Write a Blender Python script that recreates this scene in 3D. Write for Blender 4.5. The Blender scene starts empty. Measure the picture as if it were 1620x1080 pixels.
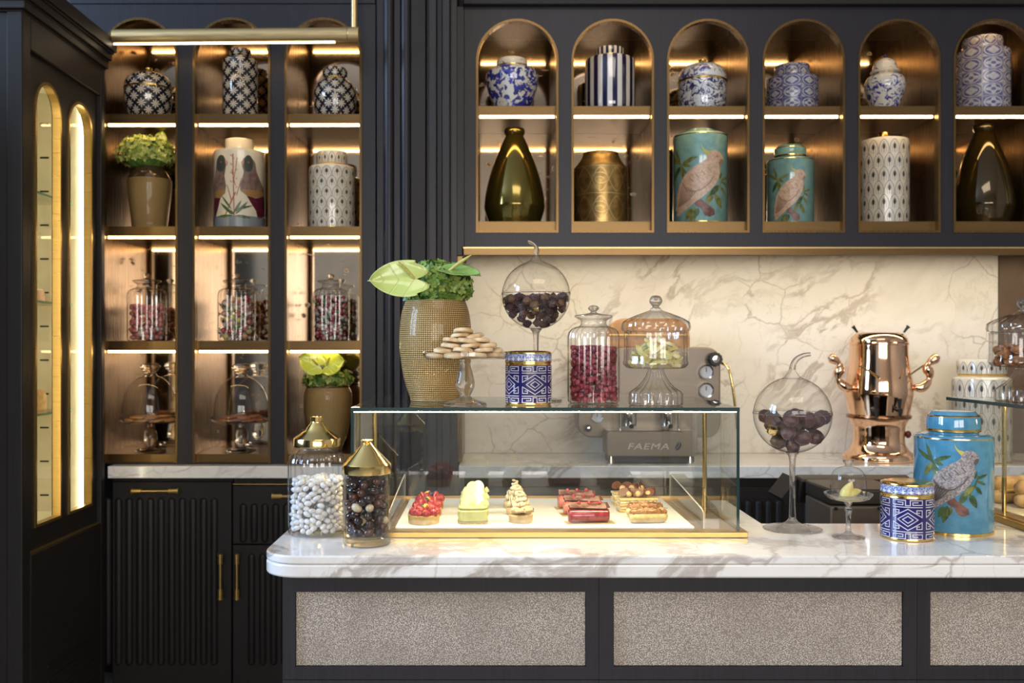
import bpy, bmesh, math, random
import numpy as np
from mathutils import Vector, Matrix

# ---------------------------------------------------------------- camera, world, lights, exposure
sc = bpy.context.scene
C = sc.collection
F, CX, CY, ZC = 1500.0, 775.0, 550.0, 1.40          # focal length in px of the 1620x1080 frame, vanishing point, eye height

cam_d = bpy.data.cameras.new('camera')
cam = bpy.data.objects.new('camera', cam_d); C.objects.link(cam)
cam.location = (0, 0, ZC); cam.rotation_euler = (math.pi / 2, 0, 0)
cam_d.sensor_width = 36; cam_d.lens = F / 1620 * 36
cam_d.shift_x = (810 - CX) / 1620; cam_d.shift_y = (CY - 540) / 1620
cam_d.clip_start = 0.05; cam_d.clip_end = 60
cam_d.dof.use_dof = True; cam_d.dof.focus_distance = 2.02; cam_d.dof.aperture_fstop = 5.6
sc.camera = cam

world = bpy.data.worlds.new('world'); sc.world = world; world.use_nodes = True
world.node_tree.nodes['Background'].inputs[0].default_value = (0.75, 0.85, 1.0, 1)
world.node_tree.nodes['Background'].inputs[1].default_value = 0.25

def area_light(name, loc, target, sx, sy, power, color):
    d = bpy.data.lights.new(name, 'AREA'); d.shape = 'RECTANGLE'; d.size = sx; d.size_y = sy
    d.energy = power; d.color = color
    o = bpy.data.objects.new(name, d); C.objects.link(o); o.location = loc
    o.rotation_euler = (Vector(target) - Vector(loc)).to_track_quat('-Z', 'Y').to_euler()
    return o
# daylight through the two tall windows in the left wall and the shop windows behind the camera
for yy in (0.55, 1.85):
    area_light('window_daylight', (-4.40, yy, 2.75), (0, yy, 2.75), 1.0, 2.2, 200, (0.47, 0.68, 1.0))
for xx in (-0.14, 1.74):
    area_light('shopfront_daylight', (xx, -2.90, 1.95), (xx, 3, 1.95), 1.65, 1.35, 64, (1.0, 0.93, 0.86))

# added overhead fill light, brightens the unseen customers' side of the room
area_light('overhead_fill_light', (0.6, -0.6, 4.22), (0.6, -0.6, 0), 2.4, 1.6, 62, (1.0, 0.90, 0.78))

sc.view_settings.view_transform = 'Standard'; sc.view_settings.look = 'None'
sc.view_settings.exposure = 0.0; sc.view_settings.gamma = 1.0; sc.view_settings.use_curve_mapping = False
cy = sc.cycles
cy.max_bounces = 11; cy.diffuse_bounces = 3; cy.glossy_bounces = 4; cy.transmission_bounces = 8
cy.use_adaptive_sampling = True; cy.adaptive_threshold = 0.025
cy.transparent_max_bounces = 28; cy.sample_clamp_indirect = 4.0; cy.blur_glossy = 0.6
cy.use_denoising = True

# ---------------------------------------------------------------- helpers: measure, mesh, objects
PI = math.pi
rng = random.Random(7)
def X(px, Y): return (px - CX) * Y / F
def Z(py, Y): return ZC - (py - CY) * Y / F
def S(Y): return Y / F

def spl(pts, n=6):
    """smooth profile through the points (Catmull-Rom)"""
    out = []
    m = len(pts)
    for i in range(m - 1):
        p0 = pts[max(i - 1, 0)]; p1 = pts[i]; p2 = pts[i + 1]; p3 = pts[min(i + 2, m - 1)]
        for k in range(n):
            t = k / n
            out.append(tuple(0.5 * ((2 * b) + (c - a) * t + (2 * a - 5 * b + 4 * c - d) * t * t + (3 * b - a - 3 * c + d) * t ** 3)
                             for a, b, c, d in zip(p0, p1, p2, p3)))
    out.append(tuple(pts[-1]))
    return out

class MB:
    def __init__(s): s.v = []; s.f = []; s.m = []
    def add(s, v, f, mi=0, M=None):
        b = len(s.v)
        s.v += [tuple(M @ Vector(p)) for p in v] if M is not None else [tuple(p) for p in v]
        s.f += [tuple(i + b for i in q) for q in f]; s.m += [mi] * len(f)
        return s
    def box(s, x0, x1, y0, y1, z0, z1, mi=0, M=None):
        v = [(x, y, z) for z in (z0, z1) for y in (y0, y1) for x in (x0, x1)]
        return s.add(v, [(0, 2, 3, 1), (4, 5, 7, 6), (0, 1, 5, 4), (2, 6, 7, 3), (0, 4, 6, 2), (1, 3, 7, 5)], mi, M)
    def lathe(s, prof, seg=48, mi=0, M=None, ribs=0, amp=0.0, z0=-9, z1=9, cap=False):
        v = []; f = []; n = len(prof)
        for (r, z) in prof:
            for k in range(seg):
                a = 2 * PI * k / seg
                rr = r
                if ribs and z0 <= z <= z1: rr = r * (1 + amp * (abs(math.cos(ribs * a / 2)) - 0.6))
                v.append((rr * math.cos(a), rr * math.sin(a), z))
        for i in range(n - 1):
            for k in range(seg):
                k2 = (k + 1) % seg
                f.append((i * seg + k, i * seg + k2, (i + 1) * seg + k2, (i + 1) * seg + k))
        if cap:
            f.append(tuple(reversed(range(seg)))); f.append(tuple((n - 1) * seg + k for k in range(seg)))
        return s.add(v, f, mi, M)
    def tube(s, path, rad, seg=10, mi=0, M=None, cap=True):
        P = [Vector(p) for p in path]; n = len(P); v = []; f = []
        R = rad if isinstance(rad, (list, tuple)) else [rad] * n
        up = Vector((0, 0, 1)); prev = None
        for i in range(n):
            t = (P[min(i + 1, n - 1)] - P[max(i - 1, 0)]).normalized()
            if prev is None:
                a = t.cross(up)
                if a.length < 1e-3: a = t.cross(Vector((1, 0, 0)))
                a.normalize()
            else:
                a = (prev - t * prev.dot(t)).normalized()
            prev = a; b = t.cross(a)
            for k in range(seg):
                an = 2 * PI * k / seg
                v.append(P[i] + (a * math.cos(an) + b * math.sin(an)) * R[i])
        for i in range(n - 1):
            for k in range(seg):
                k2 = (k + 1) % seg
                f.append((i * seg + k, (i + 1) * seg + k, (i + 1) * seg + k2, i * seg + k2))
        if cap:
            f.append(tuple(range(seg))); f.append(tuple(reversed([(n - 1) * seg + k for k in range(seg)])))
        return s.add(v, f, mi, M)
    def prism(s, poly, d0, d1, axes='xz', mi=0, M=None):
        """polygon in two axes extruded along the third from d0 to d1"""
        n = len(poly); v = []
        for d in (d0, d1):
            for (a, b) in poly:
                v.append({'xz': (a, d, b), 'xy': (a, b, d), 'yz': (d, a, b)}[axes])
        f = [tuple(range(n)), tuple(reversed(range(n, 2 * n)))] + [(i, n + i, n + (i + 1) % n, (i + 1) % n) for i in range(n)]
        return s.add(v, f, mi, M)
    def ball(s, rx, ry, rz, c=(0, 0, 0), seg=14, rings=9, mi=0, M=None):
        v = [(c[0], c[1], c[2] - rz)]; f = []
        for i in range(1, rings):
            ph = -PI / 2 + PI * i / rings
            for k in range(seg):
                a = 2 * PI * k / seg
                v.append((c[0] + rx * math.cos(ph) * math.cos(a), c[1] + ry * math.cos(ph) * math.sin(a), c[2] + rz * math.sin(ph)))
        v.append((c[0], c[1], c[2] + rz)); top = len(v) - 1
        for k in range(seg): f.append((0, 1 + (k + 1) % seg, 1 + k))
        for i in range(rings - 2):
            for k in range(seg):
                a = 1 + i * seg + k; b = 1 + i * seg + (k + 1) % seg
                f.append((a, b, b + seg, a + seg))
        o = 1 + (rings - 2) * seg
        for k in range(seg): f.append((o + k, o + (k + 1) % seg, top))
        return s.add(v, f, mi, M)
    def mesh(s, name, mats, angle=38, fix=False):
        me = bpy.data.meshes.new(name); me.from_pydata(s.v, [], s.f)
        for m in (mats if isinstance(mats, (list, tuple)) else [mats]): me.materials.append(m)
        me.polygons.foreach_set('material_index', s.m)
        me.polygons.foreach_set('use_smooth', [True] * len(me.polygons))
        if fix:
            bm = bmesh.new(); bm.from_mesh(me); bmesh.ops.recalc_face_normals(bm, faces=bm.faces); bm.to_mesh(me); bm.free()
        me.update()
        me.set_sharp_from_angle(angle=math.radians(angle))
        return me
    def build(s, name, mats, parent=None, loc=(0, 0, 0), rz=0, angle=38, bevel=0, fix=True):
        o = bpy.data.objects.new(name, s.mesh(name, mats, angle, fix)); C.objects.link(o)
        o.location = loc; o.rotation_euler = (0, 0, rz); o.parent = parent
        if bevel:
            b = o.modifiers.new('bevel', 'BEVEL'); b.width = bevel; b.segments = 2; b.limit_method = 'ANGLE'; b.harden_normals = False
        return o

def tag(o, label=None, cat=None, group=None, kind=None):
    if label: o['label'] = label
    if cat: o['category'] = cat
    if group: o['group'] = group
    if kind: o['kind'] = kind
    return o
def thing(name, label, cat, loc=(0, 0, 0), rz=0, group=None, kind=None):
    o = bpy.data.objects.new(name, None); C.objects.link(o); o.location = loc; o.rotation_euler = (0, 0, rz); o.empty_display_size = 0.05
    return tag(o, label, cat, group, kind)
def struct(o): o['kind'] = 'structure'; return o
def dup(o, parent=None, loc=None, rz=None, label=None):
    c = o.copy(); C.objects.link(c); c.parent = parent
    if loc is not None: c.location = loc
    if rz is not None: c.rotation_euler = (0, 0, rz)
    if label: c['label'] = label
    for ch in list(o.children): dup(ch, c)
    return c
def inst(name, me, loc, rot=(0, 0, 0), parent=None, scale=None):
    o = bpy.data.objects.new(name, me); C.objects.link(o); o.location = loc; o.rotation_euler = rot; o.parent = parent
    if scale: o.scale = scale
    return o

# ---------------------------------------------------------------- materials
class E:
    """a node socket with arithmetic"""
    def __init__(s, g, k): s.g = g; s.k = k
    def _m(s, op, *o, clamp=False):
        n = s.g.nodes.new('ShaderNodeMath'); n.operation = op; n.use_clamp = clamp
        for i, x in enumerate((s,) + o):
            if isinstance(x, E): s.g.links.new(x.k, n.inputs[i])
            else: n.inputs[i].default_value = x
        return E(s.g, n.outputs[0])
    def __add__(s, o): return s._m('ADD', o)
    __radd__ = __add__
    def __sub__(s, o): return s._m('SUBTRACT', o)
    def __mul__(s, o): return s._m('MULTIPLY', o)
    __rmul__ = __mul__
    def __truediv__(s, o): return s._m('DIVIDE', o)
    def abs(s): return s._m('ABSOLUTE')
    def fract(s): return s._m('FRACT')
    def floor(s): return s._m('FLOOR')
    def sin(s): return s._m('SINE')
    def cos(s): return s._m('COSINE')
    def pow(s, p): return s._m('POWER', p)
    def sqrt(s): return s._m('SQRT')
    def lt(s, o): return s._m('LESS_THAN', o)
    def gt(s, o): return s._m('GREATER_THAN', o)
    def min(s, o): return s._m('MINIMUM', o)
    def max(s, o): return s._m('MAXIMUM', o)
    def atan2(s, o): return s._m('ARCTAN2', o)
    def mod(s, o): return s._m('FLOORED_MODULO', o)
    def ss(s, a, b, lo=0.0, hi=1.0):
        n = s.g.nodes.new('ShaderNodeMapRange'); n.interpolation_type = 'SMOOTHSTEP'
        s.g.links.new(s.k, n.inputs[0])
        for i, x in enumerate((a, b, lo, hi)): n.inputs[i + 1].default_value = x
        return E(s.g, n.outputs[0])

class G:
    """a material under construction"""
    def __init__(s, name):
        s.mat = bpy.data.materials.new(name); s.mat.use_nodes = True; s.t = s.mat.node_tree
        s.nodes = s.t.nodes; s.links = s.t.links; s.bsdf = s.nodes['Principled BSDF']; s.out = s.nodes['Material Output']
    def coord(s, kind='Object'):
        if kind == 'World': return s.nodes.new('ShaderNodeNewGeometry').outputs['Position']
        return s.nodes.new('ShaderNodeTexCoord').outputs[kind]
    def scale(s, vec, sc_, off=(0, 0, 0), rot=(0, 0, 0)):
        n = s.nodes.new('ShaderNodeMapping'); s.links.new(vec, n.inputs[0])
        n.inputs['Scale'].default_value = sc_; n.inputs['Location'].default_value = off; n.inputs['Rotation'].default_value = rot
        return n.outputs[0]
    def xyz(s, vec):
        n = s.nodes.new('ShaderNodeSeparateXYZ'); s.links.new(vec, n.inputs[0]); return [E(s, o) for o in n.outputs]
    def vec(s, x, y, z):
        n = s.nodes.new('ShaderNodeCombineXYZ')
        for i, q in enumerate((x, y, z)):
            if isinstance(q, E): s.links.new(q.k, n.inputs[i])
            else: n.inputs[i].default_value = q
        return n.outputs[0]
    def noise(s, vec, scale=5, detail=3, rough=0.5, dist=0.0, color=False):
        n = s.nodes.new('ShaderNodeTexNoise'); s.links.new(vec, n.inputs['Vector'])
        n.inputs['Scale'].default_value = scale; n.inputs['Detail'].default_value = detail
        n.inputs['Roughness'].default_value = rough; n.inputs['Distortion'].default_value = dist
        return n.outputs['Color'] if color else E(s, n.outputs['Fac'])
    def voro(s, vec, scale=5, feature='F1', rnd=1.0, out='Distance'):
        n = s.nodes.new('ShaderNodeTexVoronoi'); n.feature = feature; s.links.new(vec, n.inputs['Vector'])
        n.inputs['Scale'].default_value = scale; n.inputs['Randomness'].default_value = rnd
        return E(s, n.outputs[out]) if out != 'Color' else n.outputs[out]
    def warp(s, vec, amount, scale, detail=3):
        c = s.noise(vec, scale, detail, color=True)
        a = s.nodes.new('ShaderNodeVectorMath'); a.operation = 'SUBTRACT'; s.links.new(c, a.inputs[0]); a.inputs[1].default_value = (0.5, 0.5, 0.5)
        b = s.nodes.new('ShaderNodeVectorMath'); b.operation = 'MULTIPLY_ADD'
        s.links.new(a.outputs[0], b.inputs[0]); b.inputs[1].default_value = (amount,) * 3; s.links.new(vec, b.inputs[2])
        return b.outputs[0]
    def mix(s, fac, a, b):
        n = s.nodes.new('ShaderNodeMix'); n.data_type = 'RGBA'
        for i, q in ((0, fac), (6, a), (7, b)):
            if isinstance(q, E): s.links.new(q.k, n.inputs[i])
            elif isinstance(q, bpy.types.NodeSocket): s.links.new(q, n.inputs[i])
            elif i == 0: n.inputs[0].default_value = q
            else: n.inputs[i].default_value = (*q, 1)
        return n.outputs[2]
    def put(s, **kw):
        N = {'color': 'Base Color', 'rough': 'Roughness', 'metal': 'Metallic', 'spec': 'Specular IOR Level', 'coat': 'Coat Weight',
             'crough': 'Coat Roughness', 'trans': 'Transmission Weight', 'ior': 'IOR', 'sss': 'Subsurface Weight', 'emit': 'Emission Color', 'estr': 'Emission Strength', 'sheen': 'Sheen Weight', 'aniso': 'Anisotropic'}
        for k, q in kw.items():
            i = s.bsdf.inputs[N[k]]
            if isinstance(q, E): s.links.new(q.k, i)
            elif isinstance(q, bpy.types.NodeSocket): s.links.new(q, i)
            elif k in ('color', 'emit'): i.default_value = (*q, 1)
            else: i.default_value = q
        return s
    def bump(s, h, strength=0.3, dist=0.002):
        n = s.nodes.new('ShaderNodeBump'); n.inputs['Strength'].default_value = strength; n.inputs['Distance'].default_value = dist
        s.links.new(h.k, n.inputs['Height']); s.links.new(n.outputs[0], s.bsdf.inputs['Normal']); return s
    def cyl(s):
        """angle round the thing (0..1) and height above its base"""
        x, y, z = s.xyz(s.coord('Object'))
        return x.atan2(y * -1.0) / (2 * PI) + 0.5, z      # 0.5 faces the camera side (-Y)

def srgb(r, g, b):
    f = lambda c: ((c / 255) / 12.92 if c / 255 <= 0.04045 else ((c / 255 + 0.055) / 1.055) ** 2.4)
    return (f(r), f(g), f(b))
def pbr(name, color, rough=0.5, metal=0.0, **kw):
    return G(name).put(color=color, rough=rough, metal=metal, **kw).mat
def varied(name, c1, c2, scale=30, rough=0.5, metal=0.0, bump=0.0, bd=0.001, detail=4, **kw):
    g = G(name); v = g.coord('Object'); n = g.noise(v, scale, detail)
    g.put(color=g.mix(n.ss(0.35, 0.65), c1, c2), rough=rough, metal=metal, **kw)
    if bump: g.bump(n, bump, bd)
    return g.mat

def dark_paint(name, c, rough=0.42):
    g = G(name); v = g.scale(g.coord('World'), (160, 160, 5))
    n = g.noise(v, 1.0, 4, 0.6)
    g.put(color=g.mix(n.ss(0.3, 0.7), tuple(q * 0.72 for q in c), c), rough=rough, spec=0.36)
    return g.bump(n, 0.25, 0.0012).mat
M_DARK = dark_paint('dark_painted_oak', (0.020, 0.018, 0.023), 0.38)
M_BASE = dark_paint('black_brown_painted_oak', (0.011, 0.009, 0.009), 0.5)
M_TALL = dark_paint('umber_painted_oak', (0.015, 0.012, 0.011), 0.5)
M_BLACK = pbr('black_plastic', (0.010, 0.010, 0.011), 0.4)

def brushed(name, c, rough, vert=True, metal=0.9):
    g = G(name); v = g.scale(g.coord('World'), (220, 220, 6) if vert else (6, 220, 220))
    n = g.noise(v, 1.0, 3)
    g.put(color=g.mix(n, tuple(q * 0.8 for q in c), tuple(min(1, q * 1.1) for q in c)), rough=n.ss(0, 1, rough * 0.8, rough * 1.25), metal=metal)
    return g.bump(n, 0.08, 0.0006).mat
M_BRONZE = brushed('brushed_bronze', (0.175, 0.106, 0.042), 0.28)
M_BRONZE_H = brushed('brushed_bronze_shelf', (0.20, 0.122, 0.050), 0.32, False)
M_BRASS = brushed('satin_brass', (0.74, 0.53, 0.25), 0.34, False)
M_BRASSD = brushed('aged_brass', (0.50, 0.33, 0.11), 0.30, False)
M_PBRASS = pbr('polished_brass', (0.86, 0.63, 0.25), 0.14, 1.0)
M_GOLD = pbr('gold_rim', (0.90, 0.62, 0.20), 0.18, 1.0)
M_CHROME = pbr('chrome', (0.72, 0.70, 0.68), 0.12, 1.0)
M_STEEL = brushed('brushed_steel', (0.25, 0.212, 0.175), 0.42, False)
M_COPPER = pbr('polished_copper', (0.93, 0.60, 0.39), 0.07, 1.0)

def glass_thin(name, tint=(0.985, 0.985, 0.98), edge=(0.40, 0.39, 0.38), rough=0.0, gain=1.0, power=6.0):
    g = G(name); g.nodes.remove(g.bsdf)
    lw = g.nodes.new('ShaderNodeLayerWeight'); lw.inputs[0].default_value = 0.5
    fc = E(g, lw.outputs['Facing'])
    t = g.nodes.new('ShaderNodeBsdfTransparent'); g.links.new(g.mix(fc.pow(power), tint, edge), t.inputs[0])
    r = g.nodes.new('ShaderNodeBsdfGlossy'); r.inputs['Roughness'].default_value = rough
    m = g.nodes.new('ShaderNodeMixShader'); g.links.new((fc.pow(5.0) * 0.9 + 0.045 * gain).min(1.0).k, m.inputs[0])
    g.links.new(t.outputs[0], m.inputs[1]); g.links.new(r.outputs[0], m.inputs[2]); g.links.new(m.outputs[0], g.out.inputs[0])
    return g.mat
M_GLASS = glass_thin('blown_glass')
M_RIBGLASS = glass_thin('ribbed_glass', (0.985, 0.985, 0.98), (0.50, 0.49, 0.47), 0.10, 2.0, 3.0)
M_PANE = glass_thin('vitrine_glass', (0.985, 0.992, 0.985), (0.7, 0.8, 0.76), 0.0, 0.9)
M_BACKPANE = glass_thin('vitrine_back_glass', (0.975, 0.97, 0.95), (0.6, 0.6, 0.58), 0.0, 2.0)
M_ACRYL = glass_thin('clear_acrylic', (0.93, 0.92, 0.89), (0.7, 0.68, 0.64), 0.05, 1.5)
def crystal():
    g = G('solid_crystal'); g.put(color=(0.98, 0.98, 0.97), rough=0.0, trans=1.0, ior=1.45)
    t = g.nodes.new('ShaderNodeBsdfTransparent'); t.inputs[0].default_value = (0.99, 0.985, 0.97, 1)
    m = g.nodes.new('ShaderNodeMixShader'); m.inputs[0].default_value = 0.38
    g.links.new(g.bsdf.outputs[0], m.inputs[1]); g.links.new(t.outputs[0], m.inputs[2]); g.links.new(m.outputs[0], g.out.inputs[0])
    return g.mat
M_CRYSTAL = crystal()
M_EDGE = G('green_glass_edge').put(color=(0.010, 0.032, 0.032), rough=0.15, spec=0.5).mat

def emis(name, c, s):
    g = G(name); g.put(color=(0.8, 0.8, 0.8), emit=c, estr=s); return g.mat
WARM = (1.0, 0.68, 0.31)
M_LED = emis('warm_led', WARM, 15)
M_LED_T = emis('warm_led_top', WARM, 26)
M_LED_P = emis('pendant_led', (1.0, 0.80, 0.55), 9)
M_LED_V = emis('vitrine_led', (1.0, 0.80, 0.44), 165)
M_LED_C = emis('cabinet_led', (1.0, 0.90, 0.62), 15)
M_LED_U = emis('undercabinet_led', (1.0, 0.78, 0.40), 30)

def marble(name, rough, coat):
    g = G(name); p = g.coord('World')
    w = g.warp(p, 0.45, 1.7, 5)
    d = g.scale(g.scale(w, (1, 1, 1), rot=(0, 0.62, 0.3)), (0.75, 1.6, 2.6))
    n1 = g.noise(d, 1.9, 7, 0.62); v1 = (n1 - 0.5).abs().ss(0.0, 0.045, 1, 0)
    n1b = g.noise(g.scale(p, (1, 1, 1), (3, 1, 7)), 1.9, 3).ss(0.40, 0.60)
    w2 = g.warp(p, 0.20, 4.0, 6); e = g.voro(w2, 4.6, 'DISTANCE_TO_EDGE'); v2 = e.ss(0.0, 0.020, 1, 0)
    m2 = g.noise(g.scale(p, (1, 1, 1), (9, 4, 2)), 3.0, 3).ss(0.40, 0.60)
    w3 = g.warp(p, 0.2, 9.0, 4); v3 = (g.noise(w3, 11, 5) - 0.5).abs().ss(0.0, 0.02, 1, 0) * m2
    cl = g.noise(d, 1.1, 6, 0.65).ss(0.46, 0.74)
    k = (v1 * n1b * 0.62).max(v2 * m2 * 0.55).max(v3 * 0.22) + cl * 0.34
    base = g.mix(k.min(1.0), (0.80, 0.78, 0.75), (0.30, 0.24, 0.19))
    return g.put(color=base, rough=rough, spec=0.5, coat=coat, crough=0.03).mat
M_MARBLE = marble('polished_calacatta', 0.13, 0.3)
M_HONED = marble('honed_calacatta', 0.50, 0.0)

def shagreen():
    g = G('shagreen_leather'); p = g.coord('World')
    w = g.warp(p, 0.003, 90, 2); d = g.voro(w, 430, 'F1'); c = d.ss(0.15, 0.62, 1, 0)
    big = g.noise(p, 9, 4)
    col = g.mix(c, (0.22, 0.185, 0.155), (0.80, 0.71, 0.61))
    col = g.mix(big.ss(0.35, 0.7) * 0.35, col, (0.22, 0.18, 0.15))
    return g.put(color=col, rough=0.45, spec=0.5).bump(c, 0.6, 0.0012).mat
M_SHAG = shagreen()

def mirror():
    g = G('antique_mirror'); p = g.coord('World'); w = g.warp(p, 0.06, 12, 3)
    s1 = g.voro(w, 16, 'F1').ss(0.10, 0.26, 1, 0) * g.noise(p, 6, 3).ss(0.42, 0.62)
    s2 = g.noise(g.scale(w, (1, 1, 3)), 16, 6, 0.65).ss(0.58, 0.72)
    k = s1.max(s2 * 0.7)
    return g.put(color=g.mix(k, (0.66, 0.52, 0.38), (0.12, 0.075, 0.045)), rough=k.ss(0, 1, 0.06, 0.38), metal=1.0).mat
M_MIRROR = mirror()
# ---------------------------------------------------------------- the room shell
M_PLASTER = varied('dark_wall_paint', (0.030, 0.027, 0.025), (0.040, 0.035, 0.032), 6, 0.7)
M_STONE = varied('travertine', (0.36, 0.31, 0.25), (0.46, 0.40, 0.33), 5, 0.5)
M_FLOORM = varied('dark_stone_floor', (0.26, 0.235, 0.20), (0.36, 0.325, 0.28), 4, 0.3)
M_CEIL = varied('ceiling_paint', (0.50, 0.46, 0.42), (0.54, 0.50, 0.46), 4, 0.8)
M_FRAMEW = pbr('window_frame_paint', (0.05, 0.05, 0.05), 0.4)
YB = 4.07                                            # face of the back wall, behind the splashback
XL, XR, YF, ZT = -4.5, 4.2, -3.0, 4.3
struct(MB().box(XL, XR, YF, 4.3, -0.06, 0).build('floor', M_FLOORM))
struct(MB().box(XL, XR, YF, 4.3, ZT, ZT + 0.06).build('ceiling', M_CEIL))
struct(MB().box(XL, XR, YB + 0.02, YB + 0.12, 0, ZT).build('wall_back', M_PLASTER))
struct(MB().box(XR, XR + 0.1, YF, 4.3, 0, ZT).build('wall_right', M_STONE))
m = MB()
m.box(XL - 0.1, XL, YF, -0.1, 0, ZT); m.box(XL - 0.1, XL, 2.5, 4.3, 0, ZT)
m.box(XL - 0.1, XL, -0.1, 2.5, 0, 1.55); m.box(XL - 0.1, XL, -0.1, 2.5, 3.95, ZT); m.box(XL - 0.1, XL, 1.15, 1.25, 1.55, 3.95)
struct(m.build('wall_left', M_PLASTER))
m = MB()
m.box(XL, -2.7, YF - 0.1, YF, 0, ZT, 0); m.box(-2.7, -1.0, YF - 0.1, YF, 0, ZT, 1); m.box(2.6, XR, YF - 0.1, YF, 0, ZT, 1); m.box(0.72, 0.88, YF - 0.1, YF, 0, ZT, 1)
for (a, b) in ((-1.0, 0.72), (0.88, 2.6)): m.box(a, b, YF - 0.1, YF, 0, 1.2, 1); m.box(a, b, YF - 0.1, YF, 2.7, ZT, 1)
struct(m.build('wall_front', [M_PLASTER, M_STONE]))
struct(MB().box(-2.66, -2.46, 2.0, 2.945, 0, 2.6).build('light_blocker', M_PLASTER))  # unseen stub added to keep window light off the display cabinet's front
def window(name, ax, a0, a1, z0, z1, pos):
    o = bpy.data.objects.new(name, None); C.objects.link(o); struct(o)
    fr = MB(); gl = MB()
    def bx(q, u0, u1, w0, w1, d):
        if ax == 'y': q.box(pos - d, pos + d, u0, u1, w0, w1)
        else: q.box(u0, u1, pos - d, pos + d, w0, w1)
    t = 0.05; mid = (a0 + a1) / 2
    for (u0, u1, w0, w1) in ((a0, a0 + t, z0, z1), (a1 - t, a1, z0, z1), (a0, a1, z0, z0 + t), (a0, a1, z1 - t, z1), (mid - 0.02, mid + 0.02, z0, z1), (a0, a1, z0 + 0.62 * (z1 - z0) - 0.02, z0 + 0.62 * (z1 - z0) + 0.02)):
        bx(fr, u0, u1, w0, w1, 0.025)
    bx(gl, a0 + t, a1 - t, z0 + t, z1 - t, 0.004)
    fr.build('window_frame', M_FRAMEW, o); gl.build('pane', M_PANE, o)
window('window_1', 'y', -0.1, 1.15, 1.55, 3.95, XL - 0.05)
window('window_2', 'y', 1.25, 2.5, 1.55, 3.95, XL - 0.05)
window('window_3', 'x', -1.0, 0.72, 1.2, 2.7, YF - 0.05)
window('window_4', 'x', 0.88, 2.6, 1.2, 2.7, YF - 0.05)

# ---------------------------------------------------------------- arched openings in a flat face
def arch_outline(u0, u1, v0, vtop, n=18, inset=0.0, bottom=True):
    """outline of an arched opening, from bottom left up over the arch to bottom right"""
    r = (u1 - u0) / 2; c = (u0 + u1) / 2; vs = vtop - r; rr = r - inset
    pts = [(u0 + inset, v0 + (inset if bottom else 0))]
    for k in range(n + 1):
        a = PI - PI * k / n
        pts.append((c + rr * math.cos(a), vs + rr * math.sin(a)))
    pts.append((u1 - inset, v0 + (inset if bottom else 0)))
    return pts
def arched_face(m, bays, u_lo, u_hi, v_lo, v_hi, thick, T, mi=0):
    """a board with arched openings; T maps (u, v, depth) to the world"""
    us = [u_lo] + [q for b in bays for q in (b[0], b[1])] + [u_hi]
    def quad(p): m.add([T(*q) for q in p], [tuple(range(len(p)))], mi)
    for d in (0, thick):
        for i in range(0, len(us), 2):
            a, b = us[i], us[i + 1]; quad([(a, v_lo, d), (b, v_lo, d), (b, v_hi, d), (a, v_hi, d)])
        for (u0, u1, v0, vt) in bays:
            if v0 > v_lo + 1e-4: quad([(u0, v_lo, d), (u1, v_lo, d), (u1, v0, d), (u0, v0, d)])
            o = arch_outline(u0, u1, v0, vt)[1:-1]
            for p, q in zip(o, o[1:]): quad([(*p, d), (*q, d), (q[0], v_hi, d), (p[0], v_hi, d)])
    for (u0, u1, v0, vt) in bays:
        o = arch_outline(u0, u1, v0, vt)
        if v0 > v_lo + 1e-4: o = o + [o[0]]
        for p, q in zip(o, o[1:]): quad([(*p, 0), (*q, 0), (*q, thick), (*p, thick)])
    for p, q in (((u_lo, v_lo), (u_lo, v_hi)), ((u_hi, v_lo), (u_hi, v_hi)), ((u_lo, v_hi), (u_hi, v_hi)), ((u_lo, v_lo), (u_hi, v_lo))):
        quad([(*p, 0), (*q, 0), (*q, thick), (*p, thick)])
def arch_trim(name, bay, w, proud, depth, T, mat, parent, bottom=True):
    """metal edging round an arched opening"""
    u0, u1, v0, vt = bay
    A = arch_outline(u0, u1, v0, vt, 28); B = arch_outline(u0, u1, v0, vt, 28, w, bottom)
    if bottom: A = A + [A[0]]; B = B + [B[0]]
    m = MB()
    def quad(p): m.add([T(*q) for q in p], [tuple(range(4))])
    for i in range(len(A) - 1):
        a, a2, b, b2 = A[i], A[i + 1], B[i], B[i + 1]
        quad([(*a, -proud), (*a2, -proud), (*b2, -proud), (*b, -proud)])
        quad([(*b, -proud), (*b2, -proud), (*b2, depth), (*b, depth)])
        quad([(*a, -proud), (*a2, -proud), (*a2, 0), (*a, 0)])
        quad([(*a, depth), (*a2, depth), (*b2, depth), (*b, depth)])
    return m.build(name, mat, parent)

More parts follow.
